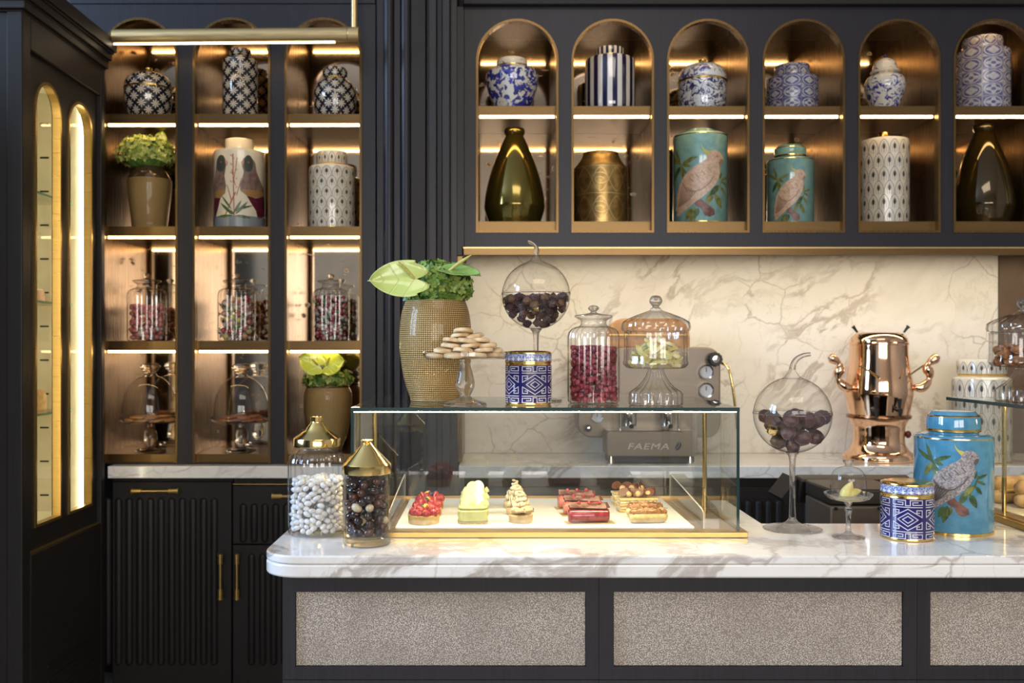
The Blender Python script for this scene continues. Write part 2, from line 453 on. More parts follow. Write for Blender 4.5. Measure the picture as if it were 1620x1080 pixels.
def shelf_unit(root, Yf, Ym, bays, u_lo, u_hi, v_lo, v_hi, boards, ceil, face_mat, board_t, led_rows, sill=None):
    """arched niches: face board, bronze boxes with mirror backs, shelves with a light strip under each front edge"""
    T = lambda u, v, d: (u, Yf + d, v)
    m = MB(); arched_face(m, bays, u_lo, u_hi, v_lo, v_hi, 0.022, T); m.build('face_frame', face_mat, root)
    for bay in bays:
        u0, u1, v0, vt = bay
        arch_trim('arch_trim', bay, 0.009, 0.004, 0.03, T, M_BRONZE, root, bottom=sill is not None)
        a, b = u0 - 0.006, u1 + 0.006
        m = MB(); y0 = Yf + 0.023
        zb = boards[-1]
        m.box(a - 0.012, a, y0, Ym, zb - 0.02, ceil + 0.02); m.box(b, b + 0.012, y0, Ym, zb - 0.02, ceil + 0.02)
        m.box(a, b, y0, Ym, ceil, ceil + 0.02)
        m.build('niche_lining', M_BRONZE, root)
        # narrow mirror-edge battens where lining meets mirror
        MB().box(a, b, Ym - 0.004, Ym, zb, ceil).build('mirror_panel', M_MIRROR, root)
        for zt in boards:
            MB().box(a + 0.0005, b - 0.0005, Yf + 0.026, Ym - 0.0045, zt - board_t, zt).build('shelf_board', M_BRONZE_H, root, bevel=0.001)
        for zl in led_rows:
            MB().box(u0 + 0.014, u1 - 0.014, Yf + 0.033, Yf + 0.042, zl - 0.009, zl - 0.0005).build('light_strip', M_LED, root)

# left shelves
YL = 3.66
LB = [(X(a, YL), X(b, YL), 0.955, Z(28, YL)) for a, b in ((159.5, 281.5), (305, 428), (450.5, 572.5))]
Lz = [Z(180, YL + 0.026), Z(358, YL + 0.026), Z(539, YL + 0.026), Z(718, YL + 0.026)]
left = thing('arched_shelf_unit', 'dark shelving with three tall arched niches lined in bronze behind the tall display cabinet', 'shelves')
LT = 0.037
shelf_unit(left, YL, 3.944, LB, X(110, YL), X(594, YL), 0.951, 2.98, Lz, Z(28, YL) + 0.035, M_DARK, LT, [Lz[0] - LT, Lz[1] - LT, Lz[2] - LT, Z(28, YL) + 0.035])
MB().box(X(110, YL), X(594, YL), YL - 0.006, YL - 0.0005, Z(8, YL) + 0.004, 2.98).build('top_panel', M_DARK, left, bevel=0.002)

# right wall cabinet
YU = 3.70
UB = [(X(753 + 151 * i, YU), X(883.5 + 151 * i, YU), Z(368, YU), Z(30, YU)) for i in range(7)]
UT = 0.036
Uz = [Z(167.5, YU + 0.026), Z(350, YU + 0.026)]
upper = thing('arched_wall_cabinet', 'dark wall cabinet with a row of arched bronze niches above the marble splashback', 'cabinet')
shelf_unit(upper, YU, 4.058, UB, X(735, YU), X(1805, YU), Z(390, YU), Z(11, YU), Uz, Z(30, YU) + 0.03, M_DARK, UT, [Uz[0] - UT, Z(30, YU) + 0.03], sill=True)
MB().box(X(735, YU), X(1805, YU), YU + 0.002, 4.06, Z(390, YU) - 0.002, Z(390, YU) + 0.03).build('bottom_panel', M_DARK, upper)
MB().box(X(733, YU), X(1805, YU), YU - 0.03, YU + 0.02, Z(11, YU) - 0.0, Z(-70, YU)).build('cornice', M_TALL, upper, bevel=0.004)
MB().box(X(1110, YU), X(1111, YU), YU - 0.0305, YU - 0.0295, Z(10, YU), Z(-60, YU)).build('cornice_joint', M_BLACK, upper)
z1 = Z(390.5, YU); z0 = Z(403.5, YU)
m = MB().box(X(731, YU), X(1805, YU), YU - 0.004, YU + 0.006, z0, z1)
m.box(X(731, YU), X(731, YU) + 0.008, YU - 0.004, 4.05, z0, z1)
m.build('bronze_valance', M_BRONZE_H, upper, bevel=0.0012)
MB().box(X(733, YU), X(1805, YU), YU - 0.007, YU - 0.0042, z1 - 0.006, z1 - 0.001).build('lit_edge_line', M_BRASS, upper)  # lighter metal line stands in for light caught on the valance's top edge
MB().box(X(736, YU), X(1800, YU), YU + 0.02, YU + 0.05, z1 - 0.0035, z1 - 0.0025).build('light_strip', M_LED_U, upper)

# fluted pilaster between the two
def halfround(m, xc, y, r, z0, z1, n=14):
    poly = [(xc + r * math.cos(PI + PI * k / n), y + r * math.sin(PI + PI * k / n)) for k in range(n + 1)]
    m.prism(poly, z0, z1, 'xy')
pil = bpy.data.objects.new('trim_1', None); C.objects.link(pil); struct(pil)
YP = 3.60; zt = 2.98; zb = 0.0
def strip(name, a, b, y0, mat, y1=3.98): MB().box(X(a, YP), X(b, YP), y0, y1, zb, zt).build(name, mat, pil, bevel=0.002)
strip('pilaster_side', 595, 606, 3.625, M_DARK)
for c in (614.5, 641.5):
    m = MB(); halfround(m, X(c, YP), YP + 0.02, 8.5 * S(YP), zb, zt); m.build('round_moulding', M_DARK, pil)
strip('pilaster_fillet', 606, 623, YP + 0.021, M_DARK); strip('pilaster_fillet', 623, 633, YP + 0.008, M_DARK); strip('pilaster_fillet', 633, 650, YP + 0.021, M_DARK)
strip('pilaster_board', 650, 673, YP + 0.006, M_TALL)
strip('pilaster_gap', 673, 678, YP + 0.06, M_BLACK)
strip('pilaster_board', 678, 690, YP + 0.012, M_DARK); strip('pilaster_board', 690.6, 699, YP + 0.018, M_TALL); strip('pilaster_board', 699.6, 711, YP + 0.012, M_DARK)
strip('pilaster_gap', 711, 722, YP + 0.09, M_BLACK)
MB().box(X(722, YU), X(734.6, YU), YU, 4.06, Z(404, YU), Z(10, YU)).build('pilaster_return', M_DARK, pil, bevel=0.002)
MB().box(X(722, YU), X(731, YU), YU + 0.02, 4.05, 0.952, Z(404, YU) - 0.001).build('splashback_edge', M_BRONZE, pil)

# splashback and the bronze return wall at its right end
XS = X(1578, 4.05)
tag(MB().box(X(731, YU) + 0.001, XS, 4.045, 4.065, 0.9515, Z(396, 4.05)).build('splashback', M_HONED), 'veined marble splashback slab under the arched wall cabinet', 'splashback')
struct(MB().box(XS + 0.001, 3.4, 4.035, 4.065, 0.9515, Z(396, 4.05)).build('wall_end_panel', varied('brown_panel', (0.10, 0.062, 0.040), (0.12, 0.075, 0.05), 20, 0.5)))

# back counters
ZB = 0.951; BT = 0.046
def slab(name, x0, x1, y0, y1, z1, t, label, cat='countertop'):
    return tag(MB().box(x0, x1, y0, y1, z1 - t, z1).build(name, M_MARBLE, bevel=0.003), label, cat)
slab('marble_countertop', -1.452, X(595, YP) - 0.001, 3.60, 3.944, ZB - 0.0005, BT, 'pale marble worktop strip below the left arched shelves')
slab('marble_countertop', X(722, YU) + 0.013, 3.4, 3.60, 4.043, ZB, BT, 'long marble back counter carrying the copper urn and espresso machine')

# base cabinets with reeded doors
def reed_mesh(h, w=0.028):
    m = MB(); r = w / 2; n = 8; v = []; f = []
    prof = [(r * math.cos(PI / 2 * (1 - k / 4)), r * (1 - math.sin(PI / 2 * (1 - k / 4)))) for k in range(5)]
    rows = [(max(q, 0.0008), zz) for q, zz in prof] + [(max(q, 0.0008), h - zz) for q, zz in reversed(prof)]
    for (q, zz) in rows:
        for k in range(n + 1):
            a = PI + PI * k / n; v.append((q * math.cos(a), 0.85 * q * math.sin(a), zz))
    for i in range(len(rows) - 1):
        for k in range(n): f.append((i * (n + 1) + k, i * (n + 1) + k + 1, (i + 1) * (n + 1) + k + 1, (i + 1) * (n + 1) + k))
    return m.add(v, f).mesh('reed', M_BASE, fix=True)
def bar_handle(parent, c, length, vert, y):
    a = Vector((0, 0, length / 2)) if vert else Vector((length / 2, 0, 0)); c = Vector(c)
    m = MB(); m.tube([c - a, c + a], 0.0058, 10)
    for s in (-1, 1):
        e = c + a * s
        m.tube([e - a.normalized() * s * 0.034, e], 0.0105, 12); m.tube([e - a.normalized() * s * 0.002, e + a.normalized() * s * 0.004], 0.0125, 12)
        q = c + a * s * 0.86; m.tube([q, q + Vector((0, y - q.y, 0))], 0.005, 8)
    m.build('handle', M_BRASSD, parent)['label'] = 'slim brass bar handle'
YD = 3.63
def base_unit(label, x0, x1, fronts):
    r = thing('base_cabinet', label, 'cabinet')
    MB().box(x0, x1, YD + 0.022, 3.94, 0.0, ZB - BT - 0.0015).build('carcass', M_BASE, r)
    for (name, a, b, za, zb_, ra, rb, rza, rzb, hs) in fronts:
        d = MB().box(a, b, YD, YD + 0.02, za, zb_).build(name, M_BASE, r, bevel=0.002)
        n = max(1, round((rb - ra) / 0.0413)); me = reed_mesh(rzb - rza)
        for k in range(n + 1): inst('reed', me, (ra + (rb - ra) * k / n, YD, rza), parent=d)
        for (c, L, v) in hs: bar_handle(d, c, L, v, YD)
    return r
u = lambda px: X(px, YD); w = lambda py: Z(py, YD)
base_unit('black reeded base cabinet beside the tall display cabinet', -1.45, u(366.2), [
    ('door', -1.445, u(366), 0.06, w(762), u(171), u(339), w(1052), w(787), [((u(250), YD - 0.03, w(775)), 70 * S(YD), False), ((u(352), YD - 0.03, w(909)), 68 * S(YD), True)])])
base_unit('black base cabinet with reeded drawer and door left of the bar', u(368), u(600), [
    ('drawer', u(368.5), u(599), w(860), w(768), u(385), u(590), w(858), w(796), [((u(470), YD - 0.03, w(783)), 70 * S(YD), False)]),
    ('door', u(368.5), u(599), 0.06, w(862), u(398), u(590), w(1052), w(875), [((u(378), YD - 0.03, w(909)), 68 * S(YD), True)])])
MB().box(u(369), u(599), YD - 0.004, YD + 0.02, w(766.3), w(764.6)).build('drawer_rail', M_BRASSD, bpy.data.objects['base_cabinet.001'])
base_unit('black reeded base cabinet below the copper urn', u(736), 3.4, [
    ('door', u(736) + i * 0.42, u(736) + i * 0.42 + 0.417, 0.06, w(770), u(736) + i * 0.42 + 0.05, u(736) + i * 0.42 + 0.36, 0.2, w(790), []) for i in range(6)])

# ---------------------------------------------------------------- tall display cabinet
tall = thing('display_cabinet', 'tall dark display cabinet with two lit arched glass doors in its side', 'cabinet')
XC, Y0, Y1 = -1.455, 2.95, 3.585
ZPT, ZPB = 2.343, 0.748
TS = lambda u, v, d: (XC - 0.016 - d, u, v)
wins = [(3.061, 3.248, 0.818, 2.28), (3.305, 3.500, 0.818, 2.28)]
m = MB(); arched_face(m, wins, 3.005, 3.55, ZPB, ZPT, 0.03, TS); m.build('door_board', M_TALL, tall)
m = MB()
m.box(XC - 0.05, XC, Y0, 3.005, 0, 2.45); m.box(XC - 0.05, XC, 3.55, Y1, 0, 2.45)
m.box(XC - 0.05, XC, 3.005, 3.55, ZPT, 2.45); m.box(XC - 0.05, XC, 3.005, 3.55, 0, ZPB - 0.004)
m.build('side_frame', M_TALL, tall, bevel=0.004)
MB().box(XC - 0.02, XC - 0.002, 3.005, 3.55, ZPB - 0.003, ZPB + 0.001).build('door_reveal', M_BRASSD, tall)
m = MB(); m.box(-2.45, XC - 0.051, Y0 + 0.006, Y0 + 0.04, 0, 2.45); m.box(-2.45, -2.41, Y0 + 0.04, Y1, 0, 2.45); m.box(-2.45, XC - 0.051, Y1 - 0.03, Y1, 0, 2.45)
m.box(-2.41, XC - 0.051, Y0 + 0.04, Y1 - 0.03, 0, 0.78); m.box(-2.41, XC - 0.051, Y0 + 0.04, Y1 - 0.03, 2.36, 2.45)
m.build('carcass', M_TALL, tall)
m = MB()
for (z0_, z1_, p) in ((2.452, 2.478, 0.014), (2.482, 2.508, 0.028), (2.512, 2.558, 0.046)):
    m.box(-2.45, XC + p, Y0 - p, Y1, z0_, z1_); m.box(-2.45, XC + p - 0.010, Y0 - p + 0.01, Y1, z0_ - 0.006, z0_)
m.build('cornice', M_TALL, tall, bevel=0.005)
M_CREAM = varied('cream_lacquer', (0.72, 0.66, 0.48), (0.78, 0.72, 0.54), 8, 0.3)
m = MB(); XI = XC - 0.50
m.box(XI - 0.01, XI, Y0 + 0.042, Y1 - 0.032, 0.785, 2.355); m.box(XI, XC - 0.052, Y0 + 0.042, Y0 + 0.05, 0.785, 2.355)
m.box(XI, XC - 0.052, Y1 - 0.04, Y1 - 0.032, 0.785, 2.355); m.box(XI, XC - 0.052, Y0 + 0.05, Y1 - 0.04, 0.781, 0.79); m.box(XI, XC - 0.052, Y0 + 0.05, Y1 - 0.04, 2.35, 2.356)
m.build('interior_lining', M_CREAM, tall)
for b in wins:
    arch_trim('arch_trim', b, 0.010, 0.005, 0.022, TS, M_BRASSD, tall)
    m = MB(); m.add([TS(p[0], p[1], 0.012) for p in arch_outline(*b, 24, 0.006)], [tuple(range(27))])
    m.build('glass_pane', M_PANE, tall)
for (yy, xx) in ((Y1 - 0.046, -1.525), (Y1 - 0.046, XI + 0.10), (Y0 + 0.06, XC - 0.085)):
    st = MB().box(xx - 0.006, xx + 0.006, yy - 0.003, yy + 0.003, 0.80, 2.34).build('light_strip', M_LED_C, tall)
slot = MB().box(-0.016, 0.016, -0.001, 0.001, -0.003, 0.003).mesh('support_slot', M_BLACK)
for k in range(12):
    inst('support_slot', slot, (-1.665, Y1 - 0.0415, 0.85 + 0.126 * k), (0, 0, 0), tall); inst('support_slot', slot, (-1.603, Y1 - 0.0415, 0.915 + 0.126 * k), (0, 0, 0), tall)
for zz in (1.165, 1.555, 1.93):
    MB().box(XI + 0.004, XC - 0.10, Y0 + 0.07, Y1 - 0.06, zz, zz + 0.008).build('glass_shelf', [M_PANE], tall)
    MB().box(XC - 0.0995, XC - 0.098, Y0 + 0.07, Y1 - 0.06, zz, zz + 0.008).build('glass_shelf_edge', pbr('shelf_edge_green', (0.10, 0.30, 0.16), 0.2), tall)
m = MB()
for k in range(4): m.box(XC - 0.002, XC + 0.004, 3.12, 3.47, 0.345 - 0.05 * k, 0.357 - 0.05 * k)
for k in range(4): pass
m.build('vent_louvre', M_BLACK, tall)['label'] = 'row of narrow dark vent slots'

# ---------------------------------------------------------------- picture-light bar above the left shelves
lamp = thing('linear_wall_lamp', 'long satin brass linear lamp hanging before the left arched shelves', 'lamp')
a = Vector((-1.405, 3.545, Z(58, 3.545))); b = Vector((X(569, 3.49), 3.49, Z(54.5, 3.49)))
d = (b - a).normalized(); e = b - d * 0.042
MB().tube([a, e - d * 0.001], 0.0262, 28).build('tube', M_BRASS, lamp)
MB().tube([e, b], 0.0272, 28).build('end_cap', M_BRASS, lamp, bevel=0.002)
q = Vector((0, 0, -0.0262))
MB().tube([a + q, e - d * 0.05 + q], 0.0052, 8).build('light_strip', M_LED_P, lamp)
MB().tube([Vector((X(561, 3.5), 3.493, b.z + 0.024)), Vector((X(561, 3.5), 3.493, ZT))], 0.0115, 16).build('rod', M_BRASS, lamp)

# ---------------------------------------------------------------- the bar
ZK = 1.005; KT = 0.0425; YK = 1.80
XKL, XKN, XKN2 = -0.44, 0.613, 1.10; YK1, YK2 = 2.135, 2.46
def rounded(cx, cy_, r, a0, a1, n=8): return [(cx + r * math.cos(a0 + (a1 - a0) * k / n), cy_ + r * math.sin(a0 + (a1 - a0) * k / n)) for k in range(n + 1)]
poly = rounded(XKL + 0.075, YK + 0.075, 0.075, PI, 1.5 * PI) + [(1.75, YK), (1.75, YK2), (XKN2, YK2), (XKN2, YK1), (XKN, YK1), (XKN, YK2)] + rounded(XKL + 0.04, YK2 - 0.04, 0.04, PI / 2, PI)
top = tag(MB().prism(poly, ZK - 0.0165, ZK, 'xy').build('bar_countertop', M_MARBLE, bevel=0.003), 'white veined marble bar top with rounded corner in the foreground', 'countertop')
MB().prism(poly, ZK - KT, ZK - 0.0168, 'xy').build('lower_edge', M_MARBLE, top, bevel=0.004)
bar = thing('bar_counter', 'dark wooden bar front with inset textured leather panels below the marble top', 'counter')
YR = 1.835; ux = lambda px: X(px, YR); uz = lambda py: Z(py, YR)
zt_ = ZK - KT - 0.0015
mods = [(447, 947, 467, 927), (947.6, 1450.6, 971, 1429.5), (1451.2, 1955, 1472, 1933)]
for (a, b, pa, pb) in mods:
    m = MB(); y0, y1 = YR, YR + 0.03
    m.box(ux(a), ux(pa), y0, y1, uz(1074.5), zt_); m.box(ux(pb), ux(b), y0, y1, uz(1074.5), zt_)
    m.box(ux(pa), ux(pb), y0, y1, uz(936), zt_); m.box(ux(pa), ux(pb), y0, y1, uz(1074.5), uz(1054.5))
    m.build('panel_frame', M_DARK, bar)
    MB().box(ux(pa) + 0.001, ux(pb) - 0.001, YR + 0.006, YR + 0.028, uz(1054.5) + 0.001, uz(936) - 0.001).build('leather_panel', M_SHAG, bar)['label'] = 'grey beige pebbled leather panel'
    MB().box(ux(a), ux(b), y0, y1, 0.0, uz(1075.5)).build('lower_panel', M_DARK, bar)
MB().box(ux(447), ux(447) + 0.03, YR + 0.031, 2.40, 0, zt_).build('end_panel', M_DARK, bar)
MB().box(ux(447) + 0.031, 1.75, 2.06, 2.09, 0, zt_).build('rear_panel', M_BASE, bar)
# ---------------------------------------------------------------- printed ware: materials
def cell_star(name, N, h, pal):
    """eight-petalled stars in a diamond lattice"""
    g = G(name); th, z = g.cyl()
    u = th * N; v = z / h
    p = u + v; q = u - v
    a = p.fract() - 0.5; b = q.fract() - 0.5
    x = (a + b) * 0.5; y = (a - b) * 0.5            # upright coordinates inside a cell
    ph = y.atan2(x); r = (x * x + y * y).sqrt()
    petal = (ph * 4.0).cos().abs().pow(1.3) * 0.31 + 0.05
    star = (petal - r).ss(-0.01, 0.03)
    dot = r.ss(0.04, 0.06, 1, 0)
    line = a.abs().max(b.abs()).ss(0.40, 0.43)
    notch = (x.abs().min(y.abs())).ss(0.02, 0.05, 1, 0) * r.ss(0.30, 0.34)
    c = g.mix(star, pal[0], pal[1]); c = g.mix(dot, c, pal[2]); c = g.mix(line, c, pal[3])
    return g.put(color=c, rough=0.12, spec=0.6, coat=0.4).mat
M_STAR = cell_star('black_star_lattice_glaze', 10, 0.052, ((0.03, 0.028, 0.035), (0.62, 0.56, 0.47), (0.55, 0.38, 0.16), (0.014, 0.012, 0.016)))
M_STAR2 = cell_star('fine_star_lattice_glaze', 8, 0.052, ((0.03, 0.028, 0.035), (0.62, 0.56, 0.47), (0.55, 0.38, 0.16), (0.014, 0.012, 0.016)))

def floral(name, white, blue, scale, amt, dist=1.5, rings=False):
    g = G(name); v = g.coord('Object'); w_ = g.warp(v, 0.05, 30, 3)
    n = g.noise(w_, scale, 3, 0.5, dist)
    k = n.ss(amt - 0.02, amt + 0.02)
    f = g.voro(w_, scale * 0.9, 'F1'); fl = (f * 16.0).sin().ss(0.1, 0.5) * f.ss(0.35, 0.42, 1, 0)
    k = k.max(fl)
    n2 = g.noise(v, scale * 2.5, 3)
    c = g.mix(k, white, g.mix(n2.ss(0.35, 0.65), blue, tuple(min(1, q * 2.2 + 0.01) for q in blue)))
    return g.put(color=c, rough=0.10, spec=0.6, coat=0.5).mat
WHITE = (0.74, 0.70, 0.62); COBALT = (0.022, 0.026, 0.17)
M_FLORAL = floral('blue_white_floral_glaze', WHITE, COBALT, 26, 0.50)
M_FLORAL2 = floral('blue_white_damask_glaze', (0.66, 0.66, 0.66), (0.018, 0.020, 0.075), 34, 0.52, 2.5)
M_FLORAL3 = floral('blue_white_peony_glaze', (0.74, 0.71, 0.64), (0.03, 0.035, 0.19), 38, 0.56)
def tiles(name, N, h, c0, c1, c2):
    """rosette tiles round a cylinder"""
    g = G(name); th, z = g.cyl()
    u = th * N; v = z / h
    x = u.fract() - 0.5; y = v.fract() - 0.5
    cid = g.noise(g.vec(u.floor(), v.floor(), 3.7), 3.1, 0)
    ph = y.atan2(x); r = (x * x + y * y).sqrt()
    ros = ((ph * 4.0).cos() * 0.09 + 0.30 - r).ss(0, 0.03) * (r - 0.10).ss(0.0, 0.03)
    ring = (r - 0.41).abs().ss(0.02, 0.05, 1, 0)
    dia = ((x.abs() + y.abs()) * 9.0).sin().ss(0.0, 0.5)
    k = (cid.gt(0.5) * dia).max(ros * cid.lt(0.5)).max(ring)
    edge = x.abs().max(y.abs()).ss(0.46, 0.48)
    grit = g.noise(g.coord('Object'), 140, 2).ss(0.45, 0.6)
    c = g.mix(k, c0, c1); c = g.mix(grit * 0.45, c, c2); c = g.mix(edge, c, c2)
    return g.put(color=c, rough=0.2, spec=0.5, coat=0.3).mat
M_TILES = tiles('blue_tile_print_glaze', 9, 0.046, (0.05, 0.052, 0.17), (0.46, 0.44, 0.44), (0.16, 0.15, 0.22))
M_TILES2 = tiles('blue_patchwork_glaze', 8, 0.052, (0.09, 0.085, 0.23), (0.52, 0.48, 0.46), (0.34, 0.31, 0.33))
g = G('navy_stripe_glaze'); th, z = g.cyl(); k = (th * 16.0 + 0.25).fract().gt(0.5)
M_STRIPE = g.put(color=g.mix(k, (0.74, 0.69, 0.60), (0.016, 0.014, 0.055)), rough=0.08, spec=0.6, coat=0.5).mat
M_NAVY = pbr('navy_enamel', (0.020, 0.015, 0.11), 0.14, coat=0.5)
M_NAVYW = pbr('white_enamel_line', (0.52, 0.50, 0.56), 0.25)
g = G('blue_star_band'); th, z = g.cyl(); x = (th * 22.0).fract() - 0.5; y = (z * 55.0).fract() - 0.5
k = (x.abs() * y.abs()).ss(0.004, 0.014, 1, 0) * (x * x + y * y).sqrt().ss(0.30, 0.40, 1, 0); gr = g.noise(g.coord('Object'), 420, 1).ss(0.45, 0.55)
M_BAND = g.put(color=g.mix(k, g.mix(gr, (0.10, 0.14, 0.36), (0.40, 0.46, 0.66)), (0.78, 0.8, 0.86)), rough=0.2, coat=0.4).mat
M_CREAMG = pbr('cream_glaze', (0.70, 0.63, 0.48), 0.14, coat=0.4)
M_PEAC = pbr('pale_ivory_glaze', (0.74, 0.67, 0.54), 0.16, coat=0.4)
M_PEACL = pbr('grey_feather_print', (0.22, 0.21, 0.19), 0.3)
M_PEACD = pbr('dark_feather_print', (0.045, 0.047, 0.045), 0.3)
M_TEAL = varied('teal_crackle_glaze', (0.17, 0.33, 0.31), (0.22, 0.39, 0.36), 40, 0.10, coat=0.6)
M_TEAL2 = varied('teal_green_glaze', (0.15, 0.30, 0.28), (0.19, 0.35, 0.32), 40, 0.10, coat=0.6)
M_SKY = varied('turquoise_crackle_glaze', (0.060, 0.215, 0.34), (0.080, 0.26, 0.40), 60, 0.08, coat=0.6)
M_PINKB = varied('cockatoo_pink', (0.50, 0.33, 0.22), (0.64, 0.45, 0.32), 90, 0.3)
M_GREYB = varied('cockatoo_grey', (0.17, 0.15, 0.15), (0.38, 0.34, 0.33), 260, 0.3)
M_FEATH = pbr('feather_line', (0.10, 0.085, 0.09), 0.4)
M_FEATHP = pbr('feather_line_pink', (0.33, 0.20, 0.14), 0.4)
M_LEAFP = varied('leaf_print', (0.025, 0.065, 0.030), (0.085, 0.13, 0.045), 60, 0.3)
M_LEAFY = varied('leaf_print_olive', (0.10, 0.12, 0.03), (0.22, 0.22, 0.06), 60, 0.3)
M_BARK = varied('branch_print', (0.09, 0.038, 0.028), (0.20, 0.085, 0.065), 60, 0.35)
M_CREST = pbr('crest_print', (0.45, 0.40, 0.08), 0.3)
M_OLIVE = pbr('olive_mercury_glass', (0.20, 0.15, 0.030), 0.13, 0.85, coat=0.5)
M_AMBER = pbr('dark_amber_glass', (0.055, 0.036, 0.008), 0.08, 0.6, coat=0.8)
g = G('hammered_gold'); th, z = g.cyl(); v = g.coord('Object'); n = g.noise(v, 28, 4)
M_GOLDJ = g.put(color=g.mix(n.ss(0.3, 0.7), (0.26, 0.155, 0.05), (0.52, 0.34, 0.12)), rough=0.34, metal=0.85).bump(n, 0.4, 0.003).mat
g = G('knit_gold_vase'); th, z = g.cyl(); h_ = ((th * (2 * PI * 100)).sin() * 0.5 + 0.5) * ((z * (2 * PI * 205)).sin() * 0.5 + 0.5)
n = g.noise(g.coord('Object'), 14, 3)
M_KNIT = g.put(color=g.mix(h_.ss(0.05, 0.55), (0.17, 0.098, 0.028), g.mix(n, (0.66, 0.43, 0.15), (0.80, 0.57, 0.24))), rough=0.36, metal=0.3, coat=0.25).bump(h_, 0.8, 0.002).mat
M_VRIM = pbr('brown_vase_collar', (0.10, 0.062, 0.032), 0.15, 0.4, coat=0.6)

# ---------------------------------------------------------------- printed motifs wrapped round a vessel
class Decal:
    """flat polygons in (arc length, height), wrapped onto a vessel of radius R"""
    def __init__(s, R, eps=0.0005): s.R = R; s.eps = eps; s.m = MB(); s.lay = 0
    def poly(s, pts, mi=0, lift=0):
        R = s.R; w = 0.12 * R
        bm = bmesh.new(); vs = [bm.verts.new((p[0], 0, p[1])) for p in pts]
        try: bm.faces.new(vs)
        except ValueError: bm.free(); return
        xs = [p[0] for p in pts]; k = math.ceil(min(xs) / w)
        while k * w < max(xs):
            bmesh.ops.bisect_plane(bm, geom=bm.verts[:] + bm.edges[:] + bm.faces[:], plane_co=(k * w, 0, 0), plane_no=(1, 0, 0)); k += 1
        bmesh.ops.triangulate(bm, faces=bm.faces[:])
        bm.verts.index_update(); rr = R + s.eps + lift
        v = [(rr * math.sin(q.co.x / R), -rr * math.cos(q.co.x / R), q.co.z) for q in bm.verts]
        f = [tuple(q.index for q in fc.verts) for fc in bm.faces]
        bm.free(); s.m.add(v, f, mi)
    def stroke(s, pts, wd, mi=0, lift=0):
        for a, b in zip(pts, pts[1:]):
            d = Vector((b[0] - a[0], b[1] - a[1]))
            if d.length < 1e-7: continue
            d.normalize(); n = Vector((-d.y, d.x)) * wd / 2; e = d * wd * 0.45
            s.poly([(a[0] - e.x + n.x, a[1] - e.y + n.y), (b[0] + e.x + n.x, b[1] + e.y + n.y), (b[0] + e.x - n.x, b[1] + e.y - n.y), (a[0] - e.x - n.x, a[1] - e.y - n.y)], mi, lift)
    def leaf(s, a, b, wd, mi=0, lift=0):
        a = Vector(a); b = Vector(b); d = b - a; n = Vector((-d.y, d.x)).normalized() * wd / 2
        ts = (0, 0.2, 0.45, 0.7, 0.9, 1); hs = (0.1, 0.8, 1, 0.75, 0.3, 0.02)
        s.poly([tuple(a + d * t + n * h) for t, h in zip(ts, hs)] + [tuple(a + d * t - n * h) for t, h in reversed(list(zip(ts, hs)))], mi, lift)
    def build(s, name, mats, parent):
        return s.m.build(name, mats, parent, fix=False)

